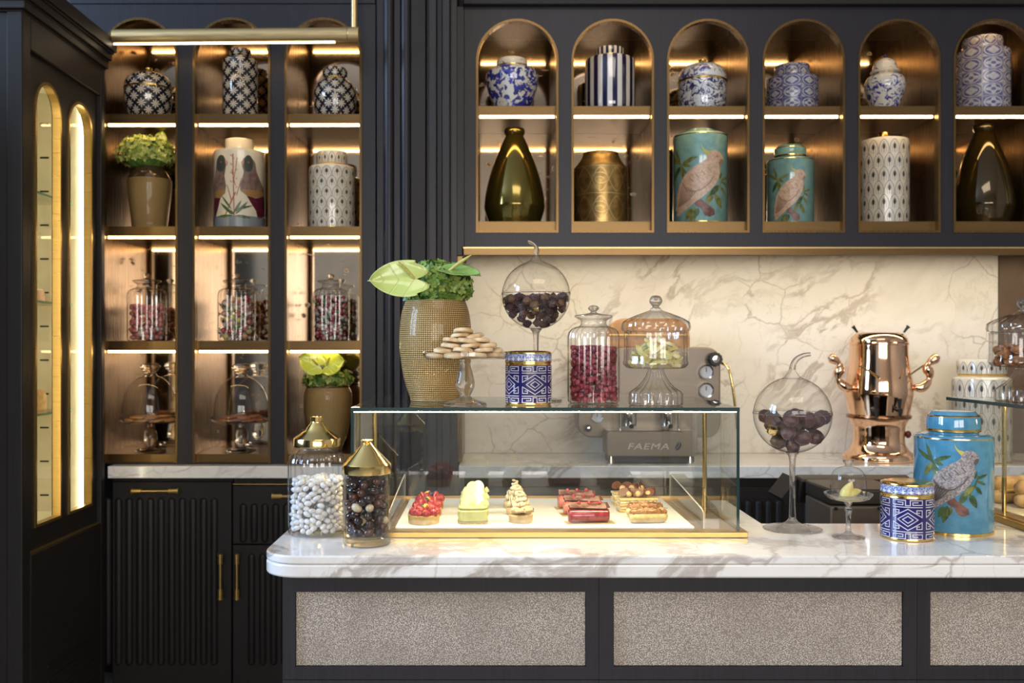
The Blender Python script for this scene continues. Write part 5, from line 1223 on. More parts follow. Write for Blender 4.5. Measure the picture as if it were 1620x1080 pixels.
def lump(name, r, mat, seed, e=0.18):
    r_ = random.Random(seed); m = MB().ball(r, r * 0.9, r * 0.85, seg=10, rings=8); m.v = [tuple(c * (1 + r_.uniform(-e, e)) for c in p) for p in m.v]; return m.mesh(name, mat, 30)
j, R, zc = globe_jar('round glass globe jar of dried dark petals standing on the pastry case', 848, 2.24, ZV, 54, 467, [(0.02, 1.30), (0.0, 1.42), (-0.10, 1.52), (-0.24, 1.58)])
fill_globe('dried_petal', 'crumpled dark dried petal in the globe on the pastry case', 'petal', 'dried petals in the upper globe', [lump('dried_petal', 0.0100, m_, k, 0.34) for k, m_ in enumerate(M_TRUF + [pbr('dry_leaf', (0.13, 0.07, 0.032), 0.6)])], j, R, zc, 0.0086, 41, n=95, level=-0.05)
j, R, zc = globe_jar('tall stemmed glass globe jar of dark sugared berries on the bar top', 1253.5, 2.065, ZK + 0.0005, 60, 656, [(0.03, 1.35), (0.12, 1.48), (0.28, 1.57), (0.46, 1.60)], 1.16)
fill_globe('sugared_berry', 'dark plum sugared berry in the tall stemmed globe', 'candy', 'sugared berries in the tall globe', [lump('sugared_berry', 0.0185, m_, k + 9, 0.10) for k, m_ in enumerate(M_TRUF)], j, R, zc, 0.0150, 44, n=30, level=-0.06)
go = inst('gold_wrapped_sweet', lump('gold_wrapped_sweet', 0.014, M_PBRASS, 3, 0.2), (j.location.x - R * 0.58, j.location.y - 0.02, ZK + zc - R * 0.36))
tag(go, 'gold wrapped sweet at the left of the berries in the tall globe', 'candy')

# blue key-pattern jars
def key_jar(label, px, Y, zb, Rpx, top_px, turn):
    j = vessel('enamel_jar', label, 'jar', px, Y, zb); R = Rpx * S(Y); H = Z(top_px, Y) - zb; q = H / (2.49 * R)
    zz = lambda y: (985 - y) / 327.0 * R * q
    MB().lathe([(R * 0.96, 0), (R * 1.005, 0.002), (R * 1.005, zz(955)), (R, zz(950))], 56).build('foot_rim', M_GOLD, j)
    MB().lathe([(R, zz(950)), (R, zz(405))], 56).build('body', M_NAVY, j)
    MB().lathe([(R, zz(405)), (R * 0.99, zz(395)), (R * 0.985, zz(372)), (R * 1.01, zz(362)), (R * 1.01, zz(345)), (R, zz(342))], 56).build('collar', M_GOLD, j)
    MB().lathe([(R, zz(342)), (R, zz(238))], 56).build('lid', M_BAND, j)
    MB().lathe([(R, zz(238)), (R * 1.005, zz(230)), (R * 0.99, zz(212))] + spl([(R * 0.95, zz(205)), (R * 0.7, zz(190)), (0.001, zz(185))], 4), 56).build('lid_top', M_GOLD, j)
    D = Decal(R); sc_ = R / 327.0; wd = 11.5 * sc_
    A = [(-140, 590), (-105, 590), (-105, 556), (-175, 556), (-175, 650), (0, 540), (175, 650), (175, 556), (105, 556), (105, 590), (140, 590)]
    Tt = [(-120, 450), (-58, 450), (-58, 484), (-178, 484), (-178, 422), (-28, 422), (-28, 492), (28, 492), (28, 422), (178, 422), (178, 484), (58, 484), (58, 450), (120, 450)]
    ln = [A, [(x, 1366 - y) for x, y in A], Tt, [(x, 1366 - y) for x, y in Tt], [(-180, 515), (180, 515)], [(-180, 851), (180, 851)],
          [(0, 592), (122, 683), (0, 774), (-122, 683), (0, 592)], [(0, 636), (63, 683), (0, 730), (-63, 683), (0, 636)]]
    for n in range(5):
        off = n * 1.2566 + turn
        if off > PI: off -= 2 * PI
        for L in ln: D.stroke([(x * sc_ + off * R, zz(y)) for x, y in L], wd)
    D.build('key_pattern', M_NAVYW, j)['label'] = 'white key and diamond line pattern'
    return j
key_jar('navy and white key-pattern jar with gold rims on the pastry case', 836, 2.10, ZV, 36.5, 552.5, 0.28)
key_jar('navy and white key-pattern jar beside the blue cockatoo caddy on the bar top', 1435, 1.975, ZK + 0.0005, 39.5, 757, 0.03)

# turquoise caddy on the bar top
Yp = 2.055; R = 57.8 * S(Yp)
parrot_caddy('turquoise caddy with a grey cockatoo and gold rims on the bar top', 1508, Yp, ZK + 0.0005, R, Z(650, Yp) - ZK, Z(685, Yp) - ZK, 39.5 * S(Yp), M_SKY, BIRD_GREY, zoff=0.0, bs=1.0)

# cut-crystal pedestal jars
def pedestal_jar(label, px, Y, zb, Rpx, top_px):
    j = vessel('pedestal_jar', label, 'glass jar', px, Y, zb); R = Rpx * S(Y); q = (Z(top_px, Y) - zb) / (3.55 * R)
    def pp(pts): return [(r * R, z * R * q) for r, z in pts]
    MB().lathe(pp([(0.001, 0.02), (0.78, 0.0), (0.83, 0.03), (0.83, 0.38), (0.78, 0.44)]) + spl(pp([(0.76, 0.46), (0.55, 0.62), (0.36, 0.85), (0.25, 1.10), (0.24, 1.16), (0.001, 1.17)]), 5), 72, ribs=18, amp=0.07).build('foot', M_RIBGLASS, j)
    MB().lathe(pp([(0.001, 1.19), (0.84, 1.19), (0.92, 1.23), (1.0, 1.33), (1.0, 1.40)]) + pp([(0.975, 1.45 + 0.16 * k) for k in range(6)]) + pp([(0.985, 2.36), (0.93, 2.37)]), 80, ribs=10, amp=0.05).build('bowl', M_RIBGLASS, j)
    MB().lathe(pp([(0.90, 2.30), (0.93, 2.385), (1.03, 2.40), (1.06, 2.50), (1.04, 2.66)]) + spl(pp([(1.0, 2.70), (0.80, 2.82), (0.42, 2.98), (0.20, 3.06), (0.17, 3.12)]), 4), 80, ribs=20, amp=0.05).build('lid', M_RIBGLASS, j)
    MB().lathe(spl(pp([(0.001, 3.10), (0.16, 3.12), (0.10, 3.18), (0.19, 3.30), (0.20, 3.40), (0.13, 3.52), (0.001, 3.55)]), 5), 24).build('knob', M_CRYSTAL, j)
    return j, R, q
def wedge_mesh(name, L, mats, seed):
    """curled slice of candied fruit"""
    r_ = random.Random(seed); m = MB(); v = []; f = []
    n = 9
    for i in range(n):
        t = i / (n - 1) * PI * 0.9 + 0.15
        for k in range(5):
            s_ = k / 4
            rr = L * (0.35 + 0.65 * s_); v.append((rr * math.cos(t), rr * math.sin(t) * 0.7, L * 0.16 * math.sin(3 * t + seed) + L * 0.12 * s_))
    for i in range(n - 1):
        for k in range(4): f.append((i * 5 + k, i * 5 + k + 1, (i + 1) * 5 + k + 1, (i + 1) * 5 + k))
    nb = len(v); v += [(x, y, z + L * 0.30) for x, y, z in v]; f += [tuple(q + nb for q in reversed(F_)) for F_ in f]
    edge = [k for k in range(5)] + [(i * 5 + 4) for i in range(1, n)] + [((n - 1) * 5 + k) for k in (3, 2, 1, 0)] + [i * 5 for i in range(n - 2, 0, -1)]
    for a, b in zip(edge, edge[1:] + edge[:1]): f.append((a, b, b + nb, a + nb))
    return m.add(v, f).mesh(name, mats, 50, fix=True)
M_LIME = varied('candied_lime', (0.60, 0.50, 0.14), (0.68, 0.60, 0.26), 60, 0.35, bump=0.2)
M_LIME2 = varied('candied_pear', (0.66, 0.57, 0.24), (0.72, 0.65, 0.36), 60, 0.35, bump=0.2)
j, R, q = pedestal_jar('cut glass pedestal jar of candied lime slices on the pastry case', 1037.5, 2.06, ZV, 50.5, 467)
lm = [wedge_mesh('candied_slice', 0.0235, m_, k) for k, m_ in enumerate((M_LIME, M_LIME2, M_LIME, M_LIME2))]
r_ = random.Random(12)
for lay, cnt, rad in ((0, 8, 0.56), (1, 8, 0.52), (2, 7, 0.46), (3, 4, 0.28)):
    for k in range(cnt):
        a = 2 * PI * k / cnt + lay
        o = inst('candied_slice', lm[(k + lay) % 4], (j.location.x + rad * R * math.cos(a), j.location.y + rad * R * math.sin(a), ZV + R * q * 1.25 + 0.006 + lay * 0.013), (r_.uniform(-0.6, 0.6), r_.uniform(-0.6, 0.6), r_.uniform(0, 6)))
        tag(o, 'pale green candied lime slice in the pedestal jar', 'candy', 'candied lime slices in the pedestal jar')
Yr = 2.20
j, R, q = pedestal_jar('cut glass pedestal jar of brown praline pieces on the right glass case', 1620, Yr, ZV, 50, 471)
pm = [lump('praline', 0.012, varied('praline_brown', (0.20, 0.075, 0.022), (0.34, 0.14, 0.05), 60, 0.4), k, 0.35) for k in range(3)]
P = pack(R * 0.90, R * q * 1.22, R * q * 2.0, 0.0105, 27)
candies('praline', 'brown glazed praline piece in the pedestal jar at the right edge', 'candy', 'praline pieces in the right pedestal jar', pm, P, j.location, 28)

# red sugared jellies
Yj = 2.14; j, R, q = apothecary('ribbed glass jar of red sugared jellies on the pastry case', 939, Yj, ZV, 40.5, 3.82, 22)
P = pack(R * 0.92, R * 0.08, R * 2.25, 0.0058, 51, trials=30)
M_JEL = [sugar('red_jelly', (0.17, 0.010, 0.026)), sugar('ruby_jelly', (0.24, 0.016, 0.036)), sugar('pink_jelly', (0.33, 0.05, 0.075))]
def cube_mesh(r, mat):
    m = MB().ball(r, r, r, seg=8, rings=6); m.v = [tuple(math.copysign(abs(c / r) ** 0.6 * r, c) for c in p) for p in m.v]; return m.mesh('jelly_cube', mat, 40)
candies('jelly_cube', '', 'candy', 'red jellies in the ribbed jar', [cube_mesh(0.0064, M_JEL[k]) for k in (0, 0, 1, 1, 2)], P, j.location, 52, limit=300, labels=[('dark red', 'dark red', 'ruby red', 'ruby red', 'pinkish red')[k] + ' sugared jelly in the ribbed jar on the pastry case' for k in range(5)])

# small cloche with candied pears
Ys = 1.975; j = vessel('cloche_stand', 'small glass cloche over candied pears on a scalloped stem dish on the bar top', 'cake stand', 1342, Ys, ZK + 0.0005); s = S(Ys)
MB().lathe([(0.001, 0), (25 * s, 0), (25.5 * s, 0.002)] + spl([(24 * s, 0.003), (12 * s, 5 * s), (5 * s, 9 * s), (4.5 * s, 14 * s), (3.6 * s, 22 * s), (4.5 * s, 36 * s), (6 * s, 44 * s), (3.6 * s, 49 * s), (6 * s, 54 * s), (7 * s, 58 * s), (0.001, 58.5 * s)], 4), 40).build('stem', M_CRYSTAL, j)
MB().lathe([(0.001, 59 * s), (24 * s, 59.5 * s), (31 * s, 62 * s), (36 * s, 68 * s), (36.5 * s, 70 * s), (34 * s, 69.5 * s), (29 * s, 64.5 * s), (0.001, 61.5 * s)], 72, ribs=24, amp=0.06).build('dish', M_CRYSTAL, j)
MB().lathe(spl([(27 * s, 65 * s), (27 * s, 85 * s), (25.5 * s, 98 * s), (19 * s, 108 * s), (9 * s, 112 * s), (4 * s, 113 * s)], 5), 48).build('dome', M_GLASS, j)
MB().lathe(spl([(0.001, 112.5 * s), (5 * s, 113 * s), (5 * s, 116 * s), (8 * s, 119 * s), (8 * s, 122 * s), (0.001, 123 * s)], 3), 20).build('knob', M_CRYSTAL, j)
def pear_mesh(L, mat):
    return MB().lathe([(r * L, z * L) for r, z in spl([(0.001, 0), (0.20, 0.03), (0.30, 0.25), (0.26, 0.55), (0.12, 0.85), (0.001, 1.0)], 4)], 16).mesh('candied_pear', mat, 60)
pm = pear_mesh(0.040, M_LIME)
o = inst('candied_pear', pm, (j.location.x - 0.010, Ys, ZK + 62 * s), (0.15, 0.42, 0)); tag(o, 'pale yellow candied pear leaning upright under the small cloche', 'candy')
o = inst('candied_pear', pm, (j.location.x - 0.004, Ys - 0.004, ZK + 62 * s + 0.010), (0.1, 1.35, 0.2)); o.scale = (0.8, 0.8, 0.8); tag(o, 'pale yellow candied pear lying on its side under the small cloche', 'candy')

# cake stand with cookies on the pastry case
Yk = 2.04; j = vessel('cake_stand', 'low glass cake stand piled with shortbread cookies on the pastry case', 'cake stand', 736, Yk, ZV); s = S(Yk)
zp = Z(567.5, Yk) - ZV; k = s / 3.857
MB().lathe([(0.001, 0), (34 * s, 0), (34.5 * s, 0.003), (33 * s, 0.006)] + spl([(30 * s, 0.008), (16 * s, 0.014), (9 * s, 0.020), (9 * s, 0.024), (14 * s, 0.038), (15 * s, 0.050), (12 * s, 0.070), (8.5 * s, zp - 0.012), (9 * s, zp - 0.001), (0.001, zp - 0.0005)], 5), 40).build('stem', M_CRYSTAL, j)
R = 67 * s
MB().lathe([(0.001, zp), (R * 0.93, zp), (R, zp + 0.006), (R, zp + 0.016), (R * 0.985, zp + 0.016), (R * 0.975, zp + 0.007), (R * 0.92, zp + 0.003), (0.001, zp + 0.003)], 64).build('plate', M_GLASS, j)
cm = [cookie_mesh(0.0215, 0.0095, M_COOK, q_) for q_ in range(4)]
rows = [(0.0035, [(-0.062, -0.018), (-0.022, -0.052), (0.026, -0.050), (0.064, -0.014), (-0.030, 0.010), (0.016, 0.002), (0.040, 0.040), (-0.012, 0.052), (-0.055, 0.035)]),
        (0.0140, [(-0.046, -0.018), (-0.004, -0.036), (0.040, -0.026), (0.060, 0.012), (-0.020, 0.022), (0.022, 0.018)]),
        (0.0245, [(-0.030, -0.014), (0.012, -0.020), (0.048, -0.012), (-0.004, 0.022)]), (0.0350, [(-0.028, -0.006), (0.004, -0.020), (0.032, -0.008)]), (0.0455, [(0.020, 0.0), (-0.010, 0.002)]), (0.0555, [(-0.004, -0.004)])]
CL = ['pale shortbread cookie lying flat on the glass cake stand plate', 'pale shortbread cookie in the second layer of the cake stand pile', 'pale shortbread cookie in the third layer of the cake stand pile', 'pale shortbread cookie in the fourth layer of the cake stand pile', 'one of two cookies just below the top of the pile', 'topmost shortbread cookie of the pile on the cake stand']
r_ = random.Random(5); n = 0
for z_, ps in rows:
    for (a, b) in ps:
        o = inst('shortbread_cookie', cm[n % 4], (j.location.x + a, Yk + b, ZV + zp + z_), (r_.uniform(-0.1, 0.1), r_.uniform(-0.16, 0.16), r_.uniform(0, 6))); n += 1
        tag(o, CL[rows.index((z_, ps))], 'cookie', 'shortbread cookies on the cake stand')

# large vase of flowers on the pastry case
Yv = 2.25; s = S(Yv)
vase('large bulging gold mesh-textured vase on the pastry case', 689, Yv, ZV, [(0.1, 0), (36, 0), (40, 5), (50, 35), (56, 75), (57, 105), (54, 135), (49, 152), (46.5, 157), (44, 152)])
hydrangea('dense green hydrangea mass in the large vase on the pastry case', (X(692, Yv), Yv, Z(452, Yv)), (54 * s, 46 * s, 38 * s), 620, 0.0105, M_HYDD, 9, -0.75, [M_HYDD, varied('hydrangea_mid_green', (0.14, 0.24, 0.03), (0.32, 0.40, 0.09), 50, 0.5)])
anthurium('big pale green anthurium with its tip to the left over the large vase', (X(661, Yv), Yv - 0.088, Z(446, Yv)), (-1, -0.12, -0.05), (0.1, -1, 0.28), 0.108, 0.098, M_SPATHE, (-0.036, -0.022, 0.038), (0.02, 0.08, -0.06))
anthurium('folded green anthurium pointing right over the large vase', (X(712, Yv), Yv - 0.055, Z(431, Yv)), (1, -0.3, -0.22), (0.25, -0.55, 0.9), 0.080, 0.072, spathe_mat('anthurium_mid_green', (0.20, 0.36, 0.07), (0.34, 0.48, 0.14)), (0.052, -0.02, 0.034), (-0.02, 0.05, -0.05))

# ---------------------------------------------------------------- glass pastry cases
def pastry_case(label, x0, x1, y0, y1, posts):
    r = thing('pastry_case', label, 'display case'); zb = ZK + 0.0125; zt_ = ZVT; t = 0.006
    MB().box(x0 - 0.014, x1 + 0.014, y0 - 0.015, y1 + 0.015, ZK + 0.0004, zb).build('brass_base', M_BRASSD, r, bevel=0.0012)
    MB().box(x0, x1, y0, y1, zt_ - 0.008, zt_).build('top_pane', M_PANE, r)
    MB().box(x0 + t, x1 - t, y0, y0 + t, zb, zt_ - 0.0082).build('front_pane', M_PANE, r)
    MB().box(x0, x0 + t, y0, y1, zb, zt_ - 0.0082).build('side_pane', M_PANE, r); MB().box(x1 - t, x1, y0, y1, zb, zt_ - 0.0082).build('side_pane', M_PANE, r)
    MB().box(x0 + t, x1 - t, y1 - 0.004, y1, zb, zt_ - 0.0082).build('back_pane', M_BACKPANE, r)
    # cut glass edges read dark green
    m = MB(); e = 0.0006
    m.box(x0, x1, y0 - e, y0, zt_ - 0.008, zt_); m.box(x0 - e, x0, y0, y1, zt_ - 0.008, zt_); m.box(x1, x1 + e, y0, y1, zt_ - 0.008, zt_)
    m.box(x0, x0 + t, y0 - e, y0, zb, zt_ - 0.008); m.box(x1 - t, x1, y0 - e, y0, zb, zt_ - 0.008)
    m.build('polished_edge', M_EDGE, r)
    MB().box(x0 + t, x1 - t, y0 + t + 0.001, y0 + t + 0.009, zt_ - 0.0104, zt_ - 0.0087).build('light_strip', M_LED_V, r)
    MB().box(x0 + t, x1 - t, y0 + t + 0.0002, y0 + t + 0.011, zt_ - 0.0086, zt_ - 0.0083).build('light_channel', M_BRASSD, r)
    MB().box(x0 + t, x1 - t, y1 - 0.012, y1 - 0.005, zb, zb + 0.006).build('door_track', M_BRASS, r)
    for (px, py) in posts: MB().tube([(px, py, zb), (px, py, zt_ - 0.0085)], 0.0052, 14).build('brass_post', M_PBRASS, r)
    return r
case1 = pastry_case('long glass pastry case on a brass base on the bar top', -0.291, 0.5225, 1.985, 2.42, [(-0.266, 2.19), (0.496, 2.19)])
case2 = pastry_case('glass sandwich case on a brass base at the right edge', 1.165, 1.66, 1.985, 2.42, [(1.188, 2.19)])
ZT1 = ZK + 0.0127
board = tag(MB().box(-0.20, 0.432, 2.003, 2.388, ZT1, ZT1 + 0.004).build('pastry_board', pbr('white_board', (0.82, 0.79, 0.72), 0.5), bevel=0.001), 'white serving board under the pastries in the long case', 'tray')
def guard(label, x, lean):
    m = MB(); a = [(2.375, ZT1 + 0.001), (2.375, ZT1 + 0.064), (2.36, ZT1 + 0.067), (2.02, ZT1 + 0.040), (2.0, ZT1 + 0.034), (2.0, ZT1 + 0.001)]
    m.prism(a, x, x + 0.003, 'yz')
    sx = -0.030 if lean == 0 else 0.033; xa, xb = sorted((x + 0.0015, x + sx))
    m.prism([(2.36, ZT1 + 0.067), (2.02, ZT1 + 0.040), (2.0, ZT1 + 0.034), (2.0, ZT1 + 0.001), (1.9975, ZT1 + 0.001), (1.9975, ZT1 + 0.035), (2.018, ZT1 + 0.0425), (2.36, ZT1 + 0.0695)], xa, xb, 'yz')
    o = m.build('acrylic_divider', M_ACRYL); tag(o, label, 'divider')
    e = MB()
    for p, q in zip(a, a[1:]): e.tube([(x + 0.0015, *p), (x + 0.0015, *q)], 0.0016, 6)
    e.build('polished_edge', pbr('acrylic_edge_' + str(lean), (0.62, 0.58, 0.50), 0.3), o)
guard('clear acrylic divider at the left end of the pastry board', -0.214, 0); guard('clear acrylic divider at the right end of the pastry board', 0.450, 1)

# ---------------------------------------------------------------- pastries
ZP = ZT1 + 0.0043
def px_at(px, Y): return X(px, Y)
M_CRUST = varied('tart_crust', (0.55, 0.34, 0.10), (0.68, 0.48, 0.18), 60, 0.6, bump=0.2)
M_RASP = varied('raspberry_red', (0.28, 0.016, 0.028), (0.46, 0.08, 0.075), 130, 0.3, bump=0.4)
M_CREAMP = varied('pastry_cream', (0.72, 0.60, 0.36), (0.78, 0.70, 0.48), 50, 0.5)
def raspberry():
    m = MB().lathe(spl([(0.001, 0), (0.0075, 0.001), (0.0092, 0.006), (0.0065, 0.014), (0.001, 0.0175)], 4), 14); r_ = random.Random(2)
    m.v = [(x * (1 + 0.07 * math.sin(7 * math.atan2(y, x) + z * 900)), y * (1 + 0.07 * math.sin(7 * math.atan2(y, x) + z * 900)), z) for x, y, z in m.v]; return m.mesh('raspberry', M_RASP, 70)
RASP = raspberry()
BLUEB = MB().ball(0.0075, 0.0075, 0.007).mesh('blueberry', pbr('blueberry_blue', (0.05, 0.05, 0.08), 0.45)); GRAPE = MB().ball(0.008, 0.008, 0.0075).mesh('golden_berry', pbr('golden_berry_yellow', (0.62, 0.48, 0.06), 0.3))
STRAW = MB().prism([(-0.007, 0), (0.007, 0), (0.0045, 0.012), (0, 0.019), (-0.0045, 0.012)], -0.0017, 0.0017).mesh('strawberry_slice', varied('strawberry_red', (0.46, 0.035, 0.03), (0.62, 0.20, 0.15), 120, 0.3), fix=True)
def tart(label, x, y, seed, small=False):
    r = thing('raspberry_tart', label, 'pastry', (x, y, ZP), group='raspberry tarts on the board'); r_ = random.Random(seed); R = 0.0335
    MB().lathe([(0.001, 0), (R * 0.95, 0), (R, 0.003), (R * 1.03, 0.0185), (R * 0.95, 0.0195), (R * 0.9, 0.016)], 30).build('crust', M_CRUST, r)
    MB().lathe([(R * 0.92, 0.011), (R * 0.6, 0.020), (R * 0.3, 0.026), (0.001, 0.027)], 24).build('cream', M_CREAMP, r)
    for n, rad, z in ((10, 0.76, 0.017), (6, 0.45, 0.023), (2, 0.12, 0.030)):
        for k in range(n):
            a = 2 * PI * k / n + r_.uniform(-0.1, 0.1) + seed; c = (R * rad * math.cos(a), R * rad * math.sin(a), z)
            if n == 2: inst('berry', (GRAPE, BLUEB)[k], (c[0], c[1], z + 0.004), (0, 0, 0), r)
            elif n == 6 and k % 2: inst('strawberry_slice', STRAW, c, (0.25, 0, a + PI / 2), r)
            else: inst('raspberry', RASP, c, (-0.35 * math.sin(a), 0.35 * math.cos(a), a), r)
xt = X(670.5, 2.05)
for k, y in enumerate((2.05, 2.14, 2.23)): tart(('raspberry tart nearest the front glass', 'middle raspberry tart of the row', 'rearmost raspberry tart of the row')[k], xt, y, k * 1.3)
M_LIMEC = varied('lime_mousse', (0.50, 0.54, 0.19), (0.60, 0.62, 0.28), 40, 0.35); M_LIMET = varied('lime_cream', (0.56, 0.56, 0.20), (0.66, 0.65, 0.32), 60, 0.4)
M_CRUMB = varied('crumb_base', (0.30, 0.20, 0.06), (0.45, 0.33, 0.12), 300, 0.7, bump=0.5)
M_WCHOC = pbr('white_chocolate', (0.68, 0.62, 0.38), 0.35)
M_WCHOC2 = pbr('white_sugar_disc', (0.80, 0.78, 0.72), 0.35)
def lime_cake(label, x, y, seed):
    r = thing('lime_cake', label, 'pastry', (x, y, ZP), rz=0.06, group='lime mousse cakes on the board'); w_ = 0.0325; d = 0.026
    MB().prism(rrect(-w_, w_, -d, d, 0.014, 5), 0.0, 0.005, 'xy').build('crumb_base', M_CRUMB, r)
    MB().prism(rrect(-w_ * 0.99, w_ * 0.99, -d, d, 0.014, 5), 0.0052, 0.030, 'xy').build('mousse', M_LIMEC, r, bevel=0.003)
    MB().prism(rrect(-w_ * 0.95, w_ * 0.95, -d * 0.95, d * 0.95, 0.014, 5), 0.0302, 0.038, 'xy').build('glaze', M_LIMET, r, bevel=0.003)
    m = MB()
    for k in range(7): m.lathe([(0.007, 0), (0.0065, 0.004), (0.003, 0.009), (0.0005, 0.012)], 10, M=Matrix.Translation((0.003 + 0.026 * math.cos(k * 0.9), 0.018 * math.sin(k * 0.9), 0.0375)))
    m.build('piped_cream', M_LIMET, r)
    for (dx, dy, t, mt) in ((-0.006, -0.012, 0.25, M_WCHOC), (0.010, 0.000, -0.1, M_WCHOC2)):
        Mx = Matrix.Translation((dx, dy, 0.048)) @ Matrix.Rotation(-0.35, 4, 'X') @ Matrix.Rotation(t, 4, 'Y')
        MB().prism([(0.0135 * math.cos(a), 0.0165 * math.sin(a)) for a in np.linspace(0, 2 * PI, 25)[:-1]], -0.0008, 0.0008, M=Mx).build('chocolate_disc', mt, r)
xl = X(748, 2.05)
for k, y in enumerate((2.055, 2.15, 2.245)): lime_cake(('lime mousse cake nearest the front glass', 'middle lime mousse cake of the row', 'rearmost lime mousse cake of the row')[k], xl, y, k)
M_PUFF = varied('choux_beige', (0.60, 0.42, 0.20), (0.72, 0.56, 0.32), 60, 0.6, bump=0.3); M_SWIRL = varied('praline_cream', (0.66, 0.52, 0.30), (0.76, 0.66, 0.44), 40, 0.45)
M_THREAD = pbr('chocolate_thread', (0.14, 0.08, 0.035), 0.4)
def cream_puff(label, x, y, seed):
    r = thing('cream_tartlet', label, 'pastry', (x, y, ZP), group='cream tartlets on the board'); R = 0.026; r_ = random.Random(seed)
    MB().lathe([(0.001, 0), (R * 0.92, 0), (R, 0.004), (R * 1.02, 0.016), (R * 0.9, 0.017), (0.001, 0.017)], 28).build('crust', M_PUFF, r)
    m = MB()
    for lay in range(4):
        z0 = 0.017 + lay * 0.010; rr = R * (1.02 - 0.22 * lay)
        path = [(rr * 0.62 * math.cos(a), rr * 0.62 * math.sin(a), z0 + 0.004 + 0.0016 * a) for a in np.linspace(lay, lay + 2 * PI, 15)]
        m.tube(path, [rr * 0.36 * (0.75 + 0.25 * math.sin(i * 1.7)) for i in range(15)], 8)
    m.lathe([(R * 0.35, 0.045), (R * 0.30, 0.052), (0.001, 0.060)], 12); m.build('cream_swirl', M_SWIRL, r, angle=80)
    for k in range(2):
        a = -0.8 - k * 0.9; p = Vector((R * 0.9 * math.cos(a), R * 0.9 * math.sin(a), 0.026)); q = p + Vector((0.010, -0.006, 0.004)); MB().tube([p - Vector((0.008, 0, 0)), q], 0.0045, 10, cap=False).build('praline_curl', M_PUFF, r)
    for k in range(4):
        a = r_.uniform(0, 6); b = Vector((R * 0.8 * math.cos(a), -abs(R * 0.8 * math.sin(a)), 0.025)); MB().tube([b, b + Vector((r_.uniform(-0.015, 0.015), 0.003, 0.035))], 0.0005, 5).build('chocolate_thread', M_THREAD, r)
xp = X(824, 2.06)
for k, y in enumerate((2.06, 2.15, 2.24)): cream_puff(('cream-swirled tartlet nearest the front glass', 'middle cream-swirled tartlet of the row', 'rearmost cream-swirled tartlet of the row')[k], xp - 0.004 * k, y, k)
M_ROLL = varied('raspberry_glaze', (0.22, 0.018, 0.030), (0.36, 0.05, 0.06), 70, 0.12, coat=0.7); M_ROLL2 = varied('coral_glaze', (0.50, 0.10, 0.075), (0.58, 0.19, 0.14), 60, 0.15, coat=0.6)
M_CHOCS = varied('chocolate_shard', (0.07, 0.026, 0.016), (0.14, 0.06, 0.04), 40, 0.25); M_GOLDB = pbr('gold_card', (0.72, 0.52, 0.22), 0.35, 0.6)
def roll(label, x, y, seed, mat):
    r = thing('glazed_roll', label, 'pastry', (x, y, ZP), rz=0.10, group='glazed chocolate rolls on the board'); L = 0.044
    MB().box(-L - 0.006, L + 0.010, -0.018, 0.018, 0.0, 0.0015).build('gold_card', M_GOLDB, r)
    m = MB(); m.tube([(-L, 0, 0.0165), (-L + 0.004, 0, 0.0165), (L - 0.004, 0, 0.0165), (L, 0, 0.0165)], [0.0125, 0.015, 0.015, 0.0125], 22); m.build('roll', mat, r, angle=60)
    s_ = MB().box(-L + 0.002, L + 0.002, -0.010, 0.012, 0.0, 0.0012).build('chocolate_shard', M_CHOCS, r, (0, 0.004, 0.0335)); s_.rotation_euler = (0.35, -0.05, 0.05)
    s_ = MB().box(-L - 0.002, L - 0.010, -0.009, 0.009, 0.0, 0.0012).build('chocolate_shard', varied('marbled_shard', (0.10, 0.035, 0.03), (0.30, 0.19, 0.15), 50, 0.3), r, (0.004, -0.001, 0.0365)); s_.rotation_euler = (0.5, 0.04, -0.03)
    for k in range(3): inst('raspberry', RASP, (-0.02 + 0.022 * k, 0.004, 0.039), (0, 0, k), r, (0.45, 0.45, 0.45))
for k, (px, y) in enumerate(((931, 2.05), (922, 2.15), (912, 2.235))): roll(('glazed chocolate roll nearest the front glass', 'middle coral-ended glazed roll', 'rearmost coral-ended glazed roll')[k], X(px, y), y, k, (M_ROLL, M_ROLL2, M_ROLL2)[k])
M_CHOUX = varied('eclair_choux', (0.60, 0.42, 0.15), (0.74, 0.58, 0.28), 60, 0.5, bump=0.25); M_ECLG = varied('eclair_nut_topping', (0.22, 0.085, 0.03), (0.42, 0.20, 0.08), 160, 0.4, bump=0.6)
def eclair(label, x, y, seed):
    r = thing('eclair', label, 'pastry', (x, y, ZP), rz=0.12, group='nut-topped eclairs on the board'); L = 0.043; r_ = random.Random(seed)
    m = MB(); m.tube([(-L, 0, 0.013), (-L + 0.003, 0, 0.013), (-L + 0.010, 0, 0.013), (L - 0.010, 0, 0.013), (L - 0.003, 0, 0.013), (L, 0, 0.013)], [0.003, 0.009, 0.0128, 0.0128, 0.009, 0.003], 20); m.build('choux', M_CHOUX, r, angle=80)
    m = MB(); m.tube([(-L + 0.002, 0, 0.021), (-L + 0.008, 0, 0.022), (L - 0.008, 0, 0.022), (L - 0.002, 0, 0.021)], [0.004, 0.0105, 0.0105, 0.004], 18); m.build('nut_topping', M_ECLG, r, angle=80)
    m = MB()
    for k in range(46):
        a = r_.uniform(0.5, 2.64); xx = r_.uniform(-L + 0.006, L - 0.006); p = Vector((xx, -0.0105 * math.cos(a), 0.022 + 0.0108 * math.sin(a))); d = Vector((r_.uniform(-1, 1), r_.uniform(-1, 1), r_.uniform(-0.2, 0.5))).normalized() * 0.006
        m.tube([p - d, p + d], 0.0006, 5, k % 2)
    o = m.build('chopped_nuts', [pbr('nut_pale', (0.68, 0.52, 0.30), 0.5), M_THREAD], r); o['kind'] = 'stuff'
